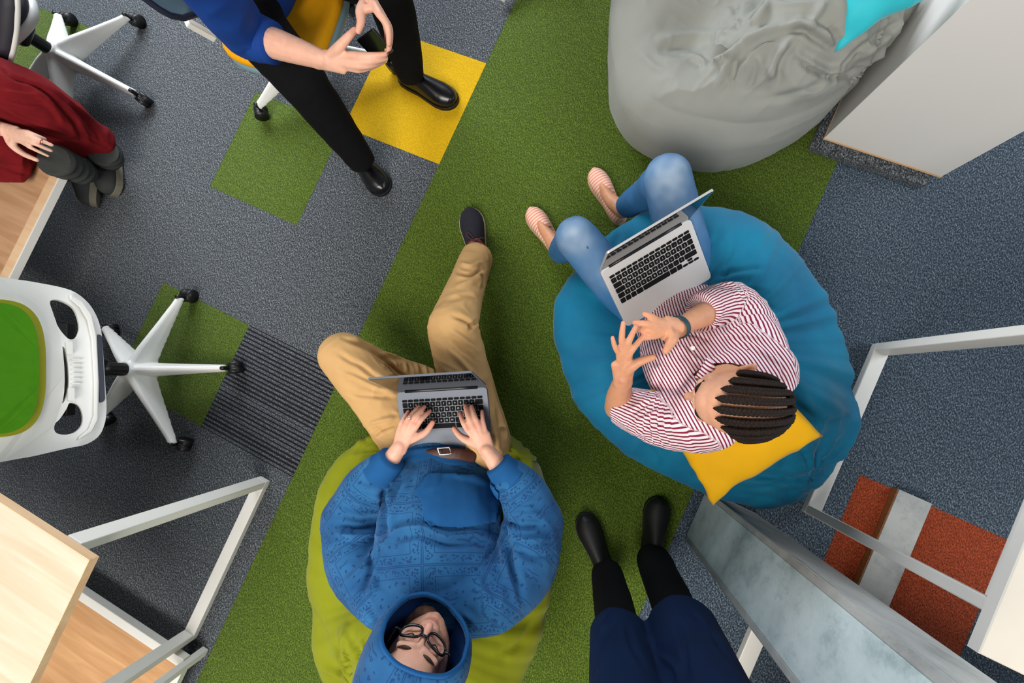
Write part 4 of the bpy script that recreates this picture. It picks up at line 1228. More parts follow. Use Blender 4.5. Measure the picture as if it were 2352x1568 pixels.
def hand(wr, kn, tips, thumb, dors, r=.0085, bulge=.012, wrad=(.027, .019)):
    """wrist, four knuckles, four tips, thumb chain -- all points in the room"""
    g = []
    wr = np.asarray(wr)
    dors = nrm(dors)
    for i, (k, t) in enumerate(zip(kn, tips)):
        k = np.asarray(k); t = np.asarray(t)
        s = [1.0, 1.04, 1.0, .86][i]
        g.append(tube([wr + (k - wr) * .12, wr + (k - wr) * .55, k], [.0125 * s, .0128 * s, .0105 * s], seg=12))
        b = bulge * [1, 1.1, 1, .85][i]
        m1 = k + (t - k) * .38 + dors * b; m2 = k + (t - k) * .72 + dors * b * .75
        g.append(tube([k, m1, m2, t], [r * 1.12 * s, r * 1.05 * s, r * .95 * s, r * .80 * s], seg=12))
        if i:
            p = np.asarray(kn[i - 1])
            g.append(tube([wr * .45 + p * .55, wr * .45 + k * .55], [.0115, .0115], seg=10))
            g.append(tube([wr * .12 + p * .88, wr * .12 + k * .88], [.0095, .0095], seg=10))
    mid = sum(np.asarray(k) for k in kn) / 4; acr = np.asarray(kn[0]) - np.asarray(kn[3])
    g.append(tube([wr - (mid - wr) * .25, wr, wr * .45 + mid * .55], [(.0265, .020), (.0265, .018), (.033, .0135)], seg=16, ref=acr))
    th = [np.asarray(p) for p in thumb]
    g.append(tube([wr * .7 + th[0] * .3] + th, [.013, .0145, .0115, .0088][:len(th) + 1], seg=12))
    g.append(tube([th[0], wr * .4 + np.asarray(kn[0]) * .6], [.012, .011], seg=12))
    return g

def head_geo(c, Fd, Ud, s=.96):
    Fd = nrm(Fd); Ud = nrm(np.asarray(Ud) - Fd * np.dot(Ud, Fd)); Sd = np.cross(Ud, Fd)
    ax = np.array([Fd, Sd, Ud])
    P = lambda p: np.asarray(c) + s * (np.asarray(p, float) @ ax)
    g = [ball(P((-.012, 0, .032)), np.array([.095, .076, .088]) * s, ax, 20),
         ball(P((.028, 0, -.035)), np.array([.064, .060, .086]) * s, ax, 16),
         ball(P((.040, 0, .035)), np.array([.052, .058, .056]) * s, ax, 16)]
    for k in (-1, 1):
        g.append(tube([P((-.005, k * .060, -.045)), P((.035, k * .046, -.090)), P((.072, k * .012, -.106))], [.020 * s, .018 * s, .017 * s], seg=12))
        g.append(ball(P((.058, k * .040, -.034)), .024 * s, ax, 12))
        g.append(tube([P((.078, k * .045, .014)), P((.090, k * .014, .012))], [.010 * s, .0095 * s], seg=10))
        g.append(ball(P((.072, k * .031, -.008)), np.array([.017, .017, .013]) * s, ax, 12))
        g.append(ball(P((.098, k * .012, -.041)), .0085 * s, ax, 10))
        ear = [P((-.004, k * .072, -.025)), P((-.008, k * .080, -.005)), P((-.015, k * .085, .018)), P((-.030, k * .088, .020)), P((-.036, k * .086, .002)), P((-.024, k * .080, -.022)), P((-.008, k * .074, -.036))]
        g.append(tube(ear, [.006, .006, .006, .007, .007, .007, .006], seg=8, sub=3))
        g.append(ball(P((-.020, k * .077, -.004)), np.array([.016, .006, .024]) * s, ax, 10))
    g.append(ball(P((.076, 0, -.106)), .019 * s, ax, 12))
    g.append(tube([P((.092, 0, .008)), P((.102, 0, -.014)), P((.114, 0, -.034))], [.0085 * s, .0095 * s, .0115 * s], seg=12))
    g.append(ball(P((.090, 0, -.060)), np.array([.014, .026, .022]) * s, ax, 12))
    g.append(tube([P((.090, -.022, -.070)), P((.100, 0, -.066)), P((.090, .022, -.070))], [.0045, .0065, .0045], seg=10))
    g.append(tube([P((.088, -.018, -.076)), P((.098, 0, -.078)), P((.088, .018, -.076))], [.0045, .007, .0045], seg=10))
    return g, P, ax

def body_obj(geoms, root, voxel, tone, paint=None, smooth=3):
    me = fused('body', geoms, voxel, smooth, .45)
    co = mesh_co(me)
    cols = np.tile(np.array(tone[:3]), (len(co), 1))
    if paint: cols = paint(co, cols)
    set_tone(me, cols)
    return obj_from_mesh('body', me, MAT['skin'], root)

def near(co, p, r): return np.exp(-np.sum((co - np.asarray(p)) ** 2, 1) / (r * r))

def blend(cols, m, c): return cols * (1 - m[:, None]) + np.array(c[:3]) * m[:, None]

def garment(name, geoms, root, voxel, mat, smooth=5, fold=None):
    me = fused(name, geoms, voxel, smooth)
    if fold: fold(me)
    return obj_from_mesh(name, me, mat, root)

def shoe(root, toe, heel, hw, mat, sole_mat, up=(0, 0, 1), sole_t=.022, prof=None, lift=0, sole_grow=1.06, name='shoe', toe_bias=0):
    """lofted upper on an outlined sole. toe/heel: points on the sole plane"""
    toe = np.asarray(toe, float); heel = np.asarray(heel, float); up = nrm(up)
    t_ = nrm(toe - heel); up = nrm(up - t_ * np.dot(up, t_)); sd = np.cross(up, t_); Lg = np.linalg.norm(toe - heel)
    wid = [(0, .30), (.03, .52), (.08, .66), (.2, .74), (.4, .76), (.58, .90), (.72, 1.0), (.84, .94), (.93, .72), (.98, .42), (1, .18)]
    prof = prof or [(0, .055), (.03, .064), (.08, .070), (.2, .074), (.4, .072), (.58, .060), (.72, .050), (.84, .043), (.93, .036), (.98, .028), (1, .022)]
    tp = np.array([p[0] for p in wid])
    V = []; Fc = []; seg = 24
    tt = np.concatenate([np.linspace(0, .1, 7), np.linspace(.14, .9, 24), np.linspace(.92, 1, 8)])
    for t in tt:
        w = np.interp(t, tp, [p[1] for p in wid]) * hw; h = np.interp(t, [p[0] for p in prof], [p[1] for p in prof])
        c = heel + t_ * Lg * t + up * (sole_t + lift) + sd * toe_bias * max(0, t - .5) * hw
        for j in range(seg):
            a = 2 * math.pi * j / seg
            x = math.cos(a); z = math.sin(a)
            zz = max(z, 0) ** .8 * h if z > 0 else z * .004
            V.append(c + sd * x * w * (1 - .18 * max(z, 0)) + up * zz)
    n = len(tt)
    for i in range(n - 1):
        for j in range(seg):
            j2 = (j + 1) % seg
            Fc.append((i * seg + j, i * seg + j2, (i + 1) * seg + j2, (i + 1) * seg + j))
    Fc.append(tuple(range(seg - 1, -1, -1))); Fc.append(tuple((n - 1) * seg + j for j in range(seg)))
    o = mesh_from(name, V, Fc, mat, root)
    set_attr(o.data, 'along', [float(np.dot(v - heel, t_)) for v in np.array(V)])
    # sole
    S = []; m = 0
    out = [(t, np.interp(t, tp, [p[1] for p in wid]) * hw * sole_grow) for t in tt]
    ring = [heel + t_ * Lg * (-.012 + 1.024 * t) + sd * (w + toe_bias * max(0, t - .5) * hw) for t, w in out] + [heel + t_ * Lg * (-.012 + 1.024 * t) + sd * (-w + toe_bias * max(0, t - .5) * hw) for t, w in out[::-1]]
    k = len(ring)
    for z in (0.0, sole_t * .85, sole_t):
        f_ = 1.0 if z < sole_t else .985
        mid = heel + t_ * Lg * .5
        S += [mid + (p - mid) * f_ + up * (z + lift) for p in ring]
    SF = []
    for i in range(2):
        for j in range(k):
            j2 = (j + 1) % k
            SF.append((i * k + j, i * k + j2, (i + 1) * k + j2, (i + 1) * k + j))
    SF.append(tuple(range(k - 1, -1, -1))); SF.append(tuple(2 * k + j for j in range(k)))
    so = mesh_from('sole', S, SF, sole_mat, o, smooth=False)
    return o

# ------------------------------------------------------------------ hooded man
man = empty('person', A(1000, 1100, 0), 'person in a blue hooded sweatshirt and khaki trousers typing on a grey laptop', 'person')
Pg = A(968, 1478, .72)
Fm = idir(968, 1478, .36, -.93, .72) * math.cos(.16) + np.array([0, 0, math.sin(.16)])
Um = np.array([0, 0, 1.]) + idir(968, 1478, -.3, .95, .72) * .12
Fm = nrm(Fm); Um = nrm(Um - Fm * np.dot(Um, Fm)); Sm = np.cross(Um, Fm)
cm = Pg - Fm * .088 + Um * .004
hg, HPm, axm = head_geo(cm, Fm, Um, .98)
neck = np.array(A(985, 1425, .555))
g = hg + [tube([HPm((-.018, 0, -.06)), HPm((-.03, 0, -.15)), neck + (0, 0, -.02)], [.054, .055, .07])]
# torso, arms below the clothes
g.append(tube(Q([(1015, 1035, .27), (1010, 1200, .40), (1000, 1360, .48), (990, 1425, .54)]), [(.13, .08), (.14, .09), (.15, .08), (.08, .06)], ref=Sm, seg=20))
for sgn, sh, el, wr in ((-1, (850, 1375, .49), (800, 1198, .375), (921, 1022, .425)), (1, (1170, 1375, .49), (1232, 1200, .375), (1117, 1030, .425))):
    s_, e_, w_ = A(*sh), A(*el), A(*wr)
    g.append(tube([A(1000, 1390, .49), s_], [.05, .036]))
    g.append(tube([s_, e_], [.038, .036])); g.append(tube([e_, e_ * .55 + w_ * .45, w_ * .92 + e_ * .08, w_], [.036, .036, (.030, .026), (.028, .022)]))
upv = np.array([0, 0, 1.])
g += hand(A(921, 1020, .425), Q([(958, 976, .437), (945, 970, .440), (931, 974, .437), (918, 983, .430)]), Q([(987, 944, .408), (975, 934, .408), (962, 934, .408), (938, 944, .408)]), Q([(952, 1005, .420), (978, 992, .415), (994, 970, .410)]), upv, r=.0088, bulge=.010)
g += hand(A(1117, 1030, .425), Q([(1073, 985, .437), (1085, 976, .440), (1099, 976, .437), (1113, 985, .430)]), Q([(1057, 949, .408), (1069, 932, .408), (1083, 933, .408), (1107, 944, .408)]), Q([(1082, 1014, .420), (1058, 1002, .415), (1043, 984, .410)]), upv, r=.0088, bulge=.010)
SK_M = srgb(222, 168, 144)
def paint_man(co, cols):
    for p in Q([(987, 944, .408), (975, 934, .408), (962, 934, .408), (938, 944, .408), (994, 970, .410), (1057, 949, .408), (1069, 932, .408), (1083, 933, .408), (1107, 944, .408), (1043, 984, .41)]):
        cols = blend(cols, near(co, p, .018) * .55, srgb(206, 112, 88))
    for p in Q([(958, 976, .445), (945, 970, .45), (931, 974, .445), (1073, 985, .445), (1085, 976, .45), (1099, 976, .445)]):
        cols = blend(cols, near(co, p, .010) * .35, srgb(206, 120, 98))
    l = (co - cm) @ axm.T
    # stubble on jaw and upper lip, lips, nose tip
    jaw = np.clip((-.052 - l[:, 2]) / .02, 0, 1) * np.clip((l[:, 0] + .01) / .03, 0, 1) * (l[:, 2] > -.16)
    jaw *= .55 + .35 * vnoise(co * 400, 3)
    cols = blend(cols, np.clip(jaw, 0, 1) * .6, srgb(150, 98, 58))
    lip = np.exp(-((l[:, 2] + .072) / .007) ** 2) * np.exp(-(l[:, 1] / .019) ** 2) * (l[:, 0] > .085)
    cols = blend(cols, lip * .75, srgb(196, 106, 100))
    cols = blend(cols, near(co, HPm((.112, 0, -.032)), .02) * .4, srgb(226, 146, 130))
    cols = blend(cols, (near(co, HPm((.088, .031, -.008)), .010) + near(co, HPm((.088, -.031, -.008)), .010)) * .35, srgb(170, 110, 92))
    return cols
body_obj(g, man, .0032, SK_M, paint_man)
for k in (-1, 1):
    tube_obj('eyebrow', [HPm((.089, k * .016, .021)), HPm((.090, k * .032, .025)), HPm((.078, k * .048, .021))], [.0028, .0034, .002], MAT['brownhair'], man, seg=8)
    tube_obj('eyelashes', [HPm((.086, k * .020, -.014)), HPm((.0905, k * .031, -.0165)), HPm((.083, k * .043, -.014))], [.0010, .0016, .0010], MAT['frame_black'], man, seg=6)
# trousers
kt = [tube(Q([(945, 1012, .255), (868, 915, .275), (788, 818, .305)]), [.105, .094, .086], seg=24),
      tube(Q([(788, 818, .305), (880, 850, .19), (985, 880, .085)]), [.084, .070, .060], seg=24, capb='flat'),
      tube(Q([(1105, 1015, .255), (1074, 890, .285), (1040, 750, .345)]), [.105, .094, .085], seg=24),
      tube(Q([(1040, 750, .345), (1070, 660, .235), (1096, 588, .09)]), [.084, .070, .064], seg=24, capb='flat'),
      tube(Q([(940, 1030, .25), (1020, 1045, .25), (1105, 1030, .25)]), [.10, .105, .10], seg=24)]
def fold_k(me):
    folds(me, .003, [(A(790, 818, .3) - A(945, 1012, .28), .35), (A(870, 800, .3) - A(800, 900, .3), .5)], 14, 5, 3.5)
    co = mesh_co(me); no = mesh_no(me)
    d = 0
    for p, r in ((A(1040, 760, .36), .13), (A(1095, 610, .12), .10), (A(900, 870, .28), .12), (A(1130, 1000, .33), .12), (A(900, 1000, .33), .13), (A(960, 860, .2), .14)):
        v = co - p; ax_ = nrm(np.array([.9, .4, .2]))
        d = d + np.exp(-np.sum(v * v, 1) / (r * r)) * ridge(co * (16, 30, 26) + 3 * vnoise(co * 6, 2)[:, None] * .3, 31)
    set_co(me, co + no * (.003 * d)[:, None])
L_KH = [([(786, 776), (853, 806), (930, 864)], 5, -.012), ([(800, 770), (860, 792), (900, 820)], 6, .010), ([(768, 806), (828, 842), (916, 900)], 6, -.008), ([(776, 850), (840, 880), (912, 904)], 6, .009), ([(790, 900), (850, 910), (912, 912)], 6, -.008),
        ([(846, 974), (880, 962), (914, 958)], 6, .012), ([(852, 1006), (880, 985), (912, 975)], 6, -.010), ([(870, 812), (900, 815), (940, 818), (980, 822)], 5, .008), ([(885, 820), (910, 850), (930, 865)], 5, -.010), ([(905, 830), (912, 850)], 4, .008), ([(930, 830), (936, 855)], 4, .008), ([(955, 832), (962, 856)], 4, .008), ([(975, 836), (982, 860)], 4, .008),
        ([(1040, 722), (1070, 740), (1092, 760)], 6, -.014), ([(1034, 758), (1065, 780), (1092, 806)], 6, .012), ([(1034, 778), (1060, 800), (1092, 830)], 5, -.010), ([(1030, 800), (1060, 830), (1100, 880)], 6, .009), ([(1010, 850), (1040, 880), (1070, 920)], 7, -.007), ([(1100, 735), (1085, 745), (1075, 760)], 5, -.012),
        ([(1052, 604), (1080, 612), (1108, 602)], 5, .012), ([(1046, 622), (1080, 632), (1112, 616)], 5, -.014), ([(1040, 660), (1075, 650), (1105, 640)], 6, .008), ([(1100, 628), (1112, 645), (1106, 665)], 5, -.012), ([(1030, 690), (1070, 680), (1100, 690)], 6, -.008), ([(1140, 930), (1150, 980), (1160, 1030)], 6, -.010), ([(1120, 940), (1135, 990), (1150, 1040)], 6, .008)]
kh = garment('trousers', kt, man, .005, MAT['khaki'], 4, fold_k)
creases(kh.data, [(a, w, k * 1.5) for a, w, k in L_KH])
# belt and buckle
bl = garment('belt', [tube(Q([(940, 1058, .355), (985, 1045, .382), (1045, 1042, .382), (1090, 1050, .355)]), [(.020, .006)] * 4, ref=idir(1010, 1040, 0, 1, .39), seg=12)], man, .003, MAT['belt'], 2)
bq = Q([(1005, 1029, .405), (1032, 1027, .405), (1037, 1042, .402), (1010, 1044, .402)])
tube_obj('buckle', bq + [bq[0]], [.0025] * 5, MAT['steel'], bl, seg=8, sub=1)
# hoodie
tor = Q([(1016, 1058, .28), (1014, 1130, .325), (1012, 1230, .395), (1006, 1330, .455), (998, 1400, .49)])
torr = [(.155, .105), (.185, .130), (.195, .135), (.19, .115), (.135, .085)]
sl = [tube(Q([(885, 1365, .475), (825, 1300, .43), (803, 1195, .375)]), [.092, .095, .088], seg=24),
      tube(Q([(803, 1195, .375), (838, 1120, .395), (882, 1072, .415)]), [.086, .070, .052], seg=24, capb='flat'),
      tube(Q([(1135, 1365, .475), (1202, 1300, .43), (1226, 1195, .375)]), [.092, .095, .088], seg=24),
      tube(Q([(1226, 1195, .375), (1200, 1130, .395), (1160, 1085, .415)]), [.086, .070, .052], seg=24, capb='flat')]
hd = [tube(tor, torr, ref=Sm, seg=32)] + sl + [tube(Q([(890, 1370, .475), (1000, 1385, .49), (1130, 1370, .475)]), [.090, .092, .090], seg=20)]
AX_T = nrm(tor[-1] - tor[0])
def fold_h(me):
    lat = nrm(tor[2] - A(820, 1230, .42))
    folds(me, .006, [(AX_T + .25 * lat, .55), (AX_T - .5 * lat, .35)], 9, 15, 3.0)
    co = mesh_co(me); no = mesh_no(me); d = 0
    for p, r, dr in ((A(800, 1200, .39), .13, (1, .3, 0)), (A(1235, 1200, .39), .13, (1, -.3, 0)), (A(880, 1320, .5), .12, (.6, .6, 0)), (A(1150, 1320, .5), .12, (.6, -.6, 0)), (A(1030, 1200, .5), .13, (1, .1, 0))):
        dr = nrm(dr); al = co @ dr; q = co - np.outer(al, dr) * .75
        d = d + np.exp(-np.sum((co - p) ** 2, 1) / (r * r)) * ridge(q * 19 + .4 * vnoise(co * 7, 8)[:, None], 44)
    set_co(me, co + no * (.005 * d)[:, None])
L_HD = [([(884, 1120), (880, 1170), (884, 1225)], 9, -.045), ([(1156, 1130), (1162, 1180), (1160, 1235)], 9, -.045), ([(890, 1230), (913, 1217), (971, 1210), (1022, 1231), (1088, 1226), (1150, 1247)], 9, .022), ([(900, 1245), (960, 1232), (1030, 1250), (1100, 1245)], 8, -.016), ([(880, 1236), (840, 1290), (788, 1346)], 8, .018), ([(894, 1240), (868, 1300), (851, 1356)], 8, .018), ([(878, 1260), (852, 1310), (825, 1370)], 8, -.020),
        ([(1152, 1240), (1158, 1293), (1175, 1350), (1192, 1398)], 8, .020), ([(1168, 1240), (1176, 1300), (1200, 1360)], 8, -.022), ([(1090, 1300), (1120, 1340), (1150, 1390)], 9, -.012), ([(766, 1200), (820, 1210), (874, 1204)], 7, -.020), ([(762, 1222), (820, 1232), (880, 1226)], 8, .018), ([(770, 1165), (820, 1180), (872, 1172)], 7, .016), ([(800, 1130), (840, 1150), (880, 1148)], 6, -.014), ([(820, 1108), (850, 1122), (884, 1120)], 6, .012),
        ([(1158, 1195), (1200, 1208), (1246, 1206)], 7, -.020), ([(1160, 1172), (1205, 1182), (1250, 1180)], 7, .016), ([(1166, 1150), (1200, 1160), (1236, 1154)], 6, -.012), ([(1175, 1230), (1220, 1240), (1268, 1234)], 8, .016), ([(1180, 1262), (1225, 1280), (1270, 1276)], 9, -.014),
        ([(948, 1080), (917, 1146), (894, 1216)], 8, .018), ([(930, 1086), (902, 1146), (884, 1200)], 7, -.018), ([(1148, 1130), (1150, 1180), (1144, 1215)], 6, -.016), ([(1010, 1080), (1000, 1110), (985, 1130)], 7, .008), ([(1030, 1090), (1080, 1094), (1120, 1112)], 8, .008), ([(900, 1370), (950, 1385), (1000, 1385)], 9, .012), ([(840, 1380), (865, 1420), (880, 1440)], 8, -.014), ([(1090, 1460), (1150, 1440), (1200, 1410)], 6, -.012), ([(1060, 1400), (1100, 1440), (1120, 1470)], 8, .012)]
hoodie = garment('hooded_sweatshirt', hd, man, .0055, MAT['hoodie'], 4, fold_h)
creases(hoodie.data, L_HD)
me = hoodie.data; co = mesh_co(me)
lat = nrm(np.cross(AX_T, [0, 0, 1]))
uvw = np.zeros((len(co), 3)); uvw[:, 0] = (co - tor[0]) @ lat; uvw[:, 1] = (co - tor[0]) @ AX_T
# sleeves: run the print along the sleeve
for a, b in ((A(850, 1340, .5), A(797, 1195, .385)), (A(797, 1195, .385), A(882, 1072, .415)), (A(1170, 1340, .5), A(1232, 1195, .385)), (A(1232, 1195, .385), A(1160, 1085, .415))):
    ab = b - a; t = np.clip(((co - a) @ ab) / np.dot(ab, ab), 0, 1); dist = np.linalg.norm(co - a - np.outer(t, ab), axis=1)
    msk = (dist < .105) & (np.abs((co - tor[2]) @ lat) > .155)
    sd_ = nrm(np.cross(ab, [0, 0, 1]))
    uvw[msk, 0] = ((co[msk] - a) @ sd_) + .07; uvw[msk, 1] = (co[msk] - a) @ nrm(ab) + .05
at = me.attributes.new('print_uv', 'FLOAT_VECTOR', 'POINT'); at.data.foreach_set('vector', uvw.astype(np.float32).ravel())
set_attr(me, 'print_on', np.ones(len(co)))
# ribbed hem, cuffs, pocket
def band(name, pts, rad, ref, parent, mat=MAT['rib'], **k):
    v, f = tube(pts, rad, ref=ref, seg=40, cap='flat', **k); return mesh_from(name, v, f, mat, parent)
band('hem_band', Q([(1016, 1034, .275), (1016, 1055, .283), (1015, 1078, .293)]), [(.148, .106), (.160, .112), (.170, .117)], Sm, hoodie)
band('cuff', Q([(870, 1087, .412), (884, 1071, .418), (901, 1052, .424)]), [.060, .052, .044], None, hoodie)
band('cuff', Q([(1173, 1100, .412), (1160, 1085, .418), (1143, 1064, .424)]), [.060, .052, .044], None, hoodie)
# kangaroo pocket: patch lifted off the front
def patch(name, px_outline, mat, parent, src, lift=.006, n=26):
    xs = [p[0] for p in px_outline]; ys = [p[1] for p in px_outline]
    from mathutils.bvhtree import BVHTree
    bvh = BVHTree.FromPolygons([v.co[:] for v in src.data.vertices], [p.vertices[:] for p in src.data.polygons])
    def inside(x, y):
        r = False; k = len(px_outline)
        for i in range(k):
            (x1, y1), (x2, y2) = px_outline[i], px_outline[(i + 1) % k]
            if (y1 > y) != (y2 > y) and x < (x2 - x1) * (y - y1) / (y2 - y1) + x1: r = not r
        return r
    camp = Vector((0, 0, CAM_H)); idx = {}; V = []; Fc = []
    st = (max(xs) - min(xs)) / n; m = int((max(ys) - min(ys)) / st) + 2
    for j in range(m):
        for i in range(n + 2):
            x, y = min(xs) + i * st, min(ys) + j * st
            if not inside(x, y): continue
            d = Vector((A(x, y, .2)).tolist()) - camp; d.normalize()
            h = bvh.ray_cast(camp, d)
            if h[0] is None: continue
            idx[(i, j)] = len(V); nn = h[1] if h[1].z > 0 else -h[1]
            V.append(np.array(h[0]) + np.array(nn) * lift)
    for (i, j) in list(idx):
        q = [(i, j), (i + 1, j), (i + 1, j + 1), (i, j + 1)]
        if all(k in idx for k in q): Fc.append(tuple(idx[k] for k in q))
    o = mesh_from(name, V, Fc, mat, parent)
    s = o.modifiers.new('thickness', 'SOLIDIFY'); s.thickness = lift * 1.6
    sm = o.modifiers.new('soften', 'SMOOTH'); sm.iterations = 3
    return o
patch('front_pocket', [(985, 1085), (1120, 1090), (1150, 1130), (1140, 1200), (1060, 1213), (985, 1210), (974, 1200), (970, 1160), (950, 1128)], MAT['rib'], hoodie, hoodie, .0035, 80)
# hood
V = []; Fc = []; ns = 48
rings = [(.112, -.020, .106, .100, .0), (.106, -.022, .116, .112, .0), (.08, -.024, .128, .126, .01), (.03, -.014, .132, .138, .02), (-.02, -.006, .128, .142, .03), (-.07, -.002, .112, .132, .03), (-.11, -.002, .084, .104, .02), (-.138, -.002, .046, .06, .01), (-.146, -.002, .004, .005, 0)]
rings = catmull(np.array(rings), 4)
for (f0, uc, hw, hh, tl_) in rings:
    for j in range(ns):
        a = 2 * math.pi * j / ns; ca, sa = math.cos(a), math.sin(a)
        # opening leans: brow further back than the chin
        ff = f0 - .014 * (1 if f0 > .05 else max(0, f0 / .05)) * (1 if sa > 0 else -.2) * abs(sa)
        low = 1.08 if sa < 0 else 1.0
        V.append(HPm((ff, hw * math.copysign(abs(ca) ** .85, ca), uc + hh * low * math.copysign(abs(sa) ** .9, sa))))
m = len(rings)
for i in range(m - 1):
    for j in range(ns):
        j2 = (j + 1) % ns
        Fc.append((i * ns + j, (i + 1) * ns + j, (i + 1) * ns + j2, i * ns + j2))
V = np.array(V); V = V + .006 * np.stack([fbm(V * 10, 90 + i) for i in range(3)], 1)
hood = mesh_from('hood', V, Fc, MAT['hoodie'], hoodie)
hood.data.materials.append(MAT['hoodlining'])
s = hood.modifiers.new('thickness', 'SOLIDIFY'); s.thickness = .007; s.offset = -1; s.material_offset = 1; s.material_offset_rim = 0
lv = (V - cm) @ axm.T
at = hood.data.attributes.new('print_uv', 'FLOAT_VECTOR', 'POINT')
at.data.foreach_set('vector', np.stack([np.arctan2(lv[:, 1], lv[:, 2]) * .12, lv[:, 0] * 1.1, lv[:, 2] * 0], 1).astype(np.float32).ravel())
set_attr(hood.data, 'print_on', np.ones(len(V)))
rim = [V[ns // 1 * 1 + j] for j in range(ns)]
tube_obj('hood_seam', rim + [rim[0]], [.0055] * (ns + 1), MAT['rib'], hoodie, seg=8, sub=1)
# glasses
def lens_loop(k, n=28):
    out = []
    for j in range(n):
        a = 2 * math.pi * j / n; ca, sa = math.cos(a), math.sin(a)
        x = .0255 * math.copysign(abs(ca) ** .75, ca); z = .019 * math.copysign(abs(sa) ** .8, sa)
        out.append(HPm((.110 - .0055 * (abs(k * .034 + x) / .03) ** 2, k * .034 + x, -.012 + z)))
    return out
gl = empty('glasses', cm, 'black framed glasses on the hooded man', 'glasses')
for k in (-1, 1):
    lp_ = lens_loop(k)
    fr_ = tube_obj('rim', lp_ + [lp_[0]], [.0032] * (len(lp_) + 1), MAT['frame_black'], gl, seg=8, sub=1)
    cc = sum(lp_) / len(lp_)
    mesh_from('lens', [cc] + lp_, [(0, 1 + j, 1 + (j + 1) % len(lp_)) for j in range(len(lp_))], MAT['lens'], fr_)
    tube_obj('temple_arm', [HPm((.100, k * .062, -.002)), HPm((.096, k * .074, 0)), HPm((.03, k * .083, .004)), HPm((-.02, k * .083, .006))], [.0032, .003, .0026, .0026], MAT['frame_black'], gl, seg=8)
tube_obj('bridge', [HPm((.110, -.010, -.006)), HPm((.114, 0, -.003)), HPm((.110, .010, -.006))], [.0028] * 3, MAT['frame_black'], gl, seg=8)
# ring
rg = A(933, 968, .446); rn = nrm(A(962, 934, .43) - A(931, 974, .437))
r1 = nrm(np.cross(rn, upv)); r2 = np.cross(rn, r1)
tube_obj('finger_ring', [rg + (A(962, 934, .43) - A(931, 974, .437)) * .22 - upv * .001 + (r1 * math.cos(t) + r2 * math.sin(t)) * .0105 for t in np.linspace(0, 2 * math.pi, 17)], [.0016] * 17, MAT['steel'], man, seg=6, sub=1)
# shoes
def laces(parent, pts, mat):
    for i, seg_ in enumerate(pts): tube_obj('lace', seg_, [.0022] * len(seg_), mat, parent, seg=6)
sR = shoe(man, A(1080, 484, .0), A(1106, 624, .0), .053, MAT['navyshoe'], MAT['beigesole'], sole_t=.022)
tube_obj('ankle_sock', Q([(1099, 600, .05), (1096, 588, .085), (1092, 575, .105)]), [.036, .036, .033], MAT['greysock'], man, seg=16)
tube_obj('shoe_collar', Q([(1098, 574, .094), (1086, 556, .088)]), [(.034, .010), (.030, .008)], MAT['rustlining'], sR, ref=idir(1090, 560, 1, .1, .1), seg=12)
for p in ([(1074, 566, .09), (1090, 560, .098), (1108, 566, .086)], [(1073, 557, .088), (1088, 550, .096), (1107, 558, .084)], [(1086, 552, .097), (1072, 540, .095), (1076, 534, .092), (1086, 545, .095), (1090, 552, .098), (1104, 546, .09), (1113, 548, .08)], [(1090, 553, .098), (1108, 556, .09), (1114, 562, .078)]):
    tube_obj('lace', Q(p), [.0020] * len(p), MAT['brownlace'], sR, seg=6)
shoe(man, A(1090, 870, .0), A(965, 890, .0), .047, MAT['navyshoe'], MAT['beigesole'])

# ------------------------------------------------------------------ woman in the striped shirt
wo = empty('person', A(1560, 720, 0), 'person in red striped shirt and jeans with braided hair on the teal bean bag', 'person')
cw = A(1692, 922, .775)
zl = idir(1690, 932, -1, -.06, .8)
Fw = nrm(zl * math.cos(.36) - np.array([0, 0, math.sin(.36)]))
Uw = np.array([0, 0, 1.]) + zl * .36 + idir(1716, 934, 0, 1, .8) * .16
Uw = nrm(Uw - Fw * np.dot(Uw, Fw)); Sw = np.cross(Uw, Fw)
hg, HPw, axw = head_geo(cw, Fw, Uw, .89)
nb = A(1672, 893, .655)
g = hg + [tube([HPw((-.018, 0, -.055)), HPw((-.024, 0, -.11)), nb], [.046, .046, .062])]
wt = Q([(1570, 715, .24), (1580, 752, .31), (1620, 838, .48), (1660, 884, .585)])
latw = nrm(A(1770, 840, .6) - A(1560, 970, .6))
g.append(tube(wt, [(.12, .08), (.12, .085), (.135, .088), (.10, .065)], ref=latw, seg=20))
g.append(tube(Q([(1590, 955, .60), (1668, 890, .63), (1755, 845, .61)]), [.052, .06, .052]))
LW, RW = A(1431, 866, .60), A(1556, 753, .63)
eL, eR = A(1418, 935, .45), A(1680, 690, .47)
g.append(tube([A(1585, 962, .59), eL], [.045, .038])); g.append(tube([eL, eL * .6 + LW * .4, LW * .93 + eL * .07, LW], [.038, .036, (.026, .022), (.024, .020)]))
g.append(tube([A(1755, 845, .60), eR], [.045, .038])); g.append(tube([eR, eR * .55 + RW * .45, RW * .92 + eR * .08, RW], [.038, .036, (.027, .022), (.024, .020)]))
hL_k = Q([(1444, 815, .655), (1438, 804, .662), (1430, 800, .665), (1422, 812, .660)])
hL_t = Q([(1478, 771, .675), (1460, 751, .695), (1432, 741, .715), (1407, 775, .705)])
hL_th = Q([(1446, 846, .635), (1470, 830, .655), (1500, 820, .660)])
g += hand(LW, hL_k, hL_t, hL_th, idir(1430, 800, -.6, .5, .66) * .5 + upv * .6, r=.0080, bulge=.007)
hR_k = Q([(1512, 737, .675), (1503, 748, .680), (1499, 760, .676), (1502, 772, .668)])
hR_t = Q([(1480, 721, .690), (1457, 741, .685), (1466, 757, .665), (1473, 779, .660)])
hR_th = Q([(1544, 780, .660), (1536, 793, .668), (1529, 806, .672)])
g += hand(RW, hR_k, hR_t, hR_th, np.array([0, 0, 1.]), r=.0082, bulge=.008)
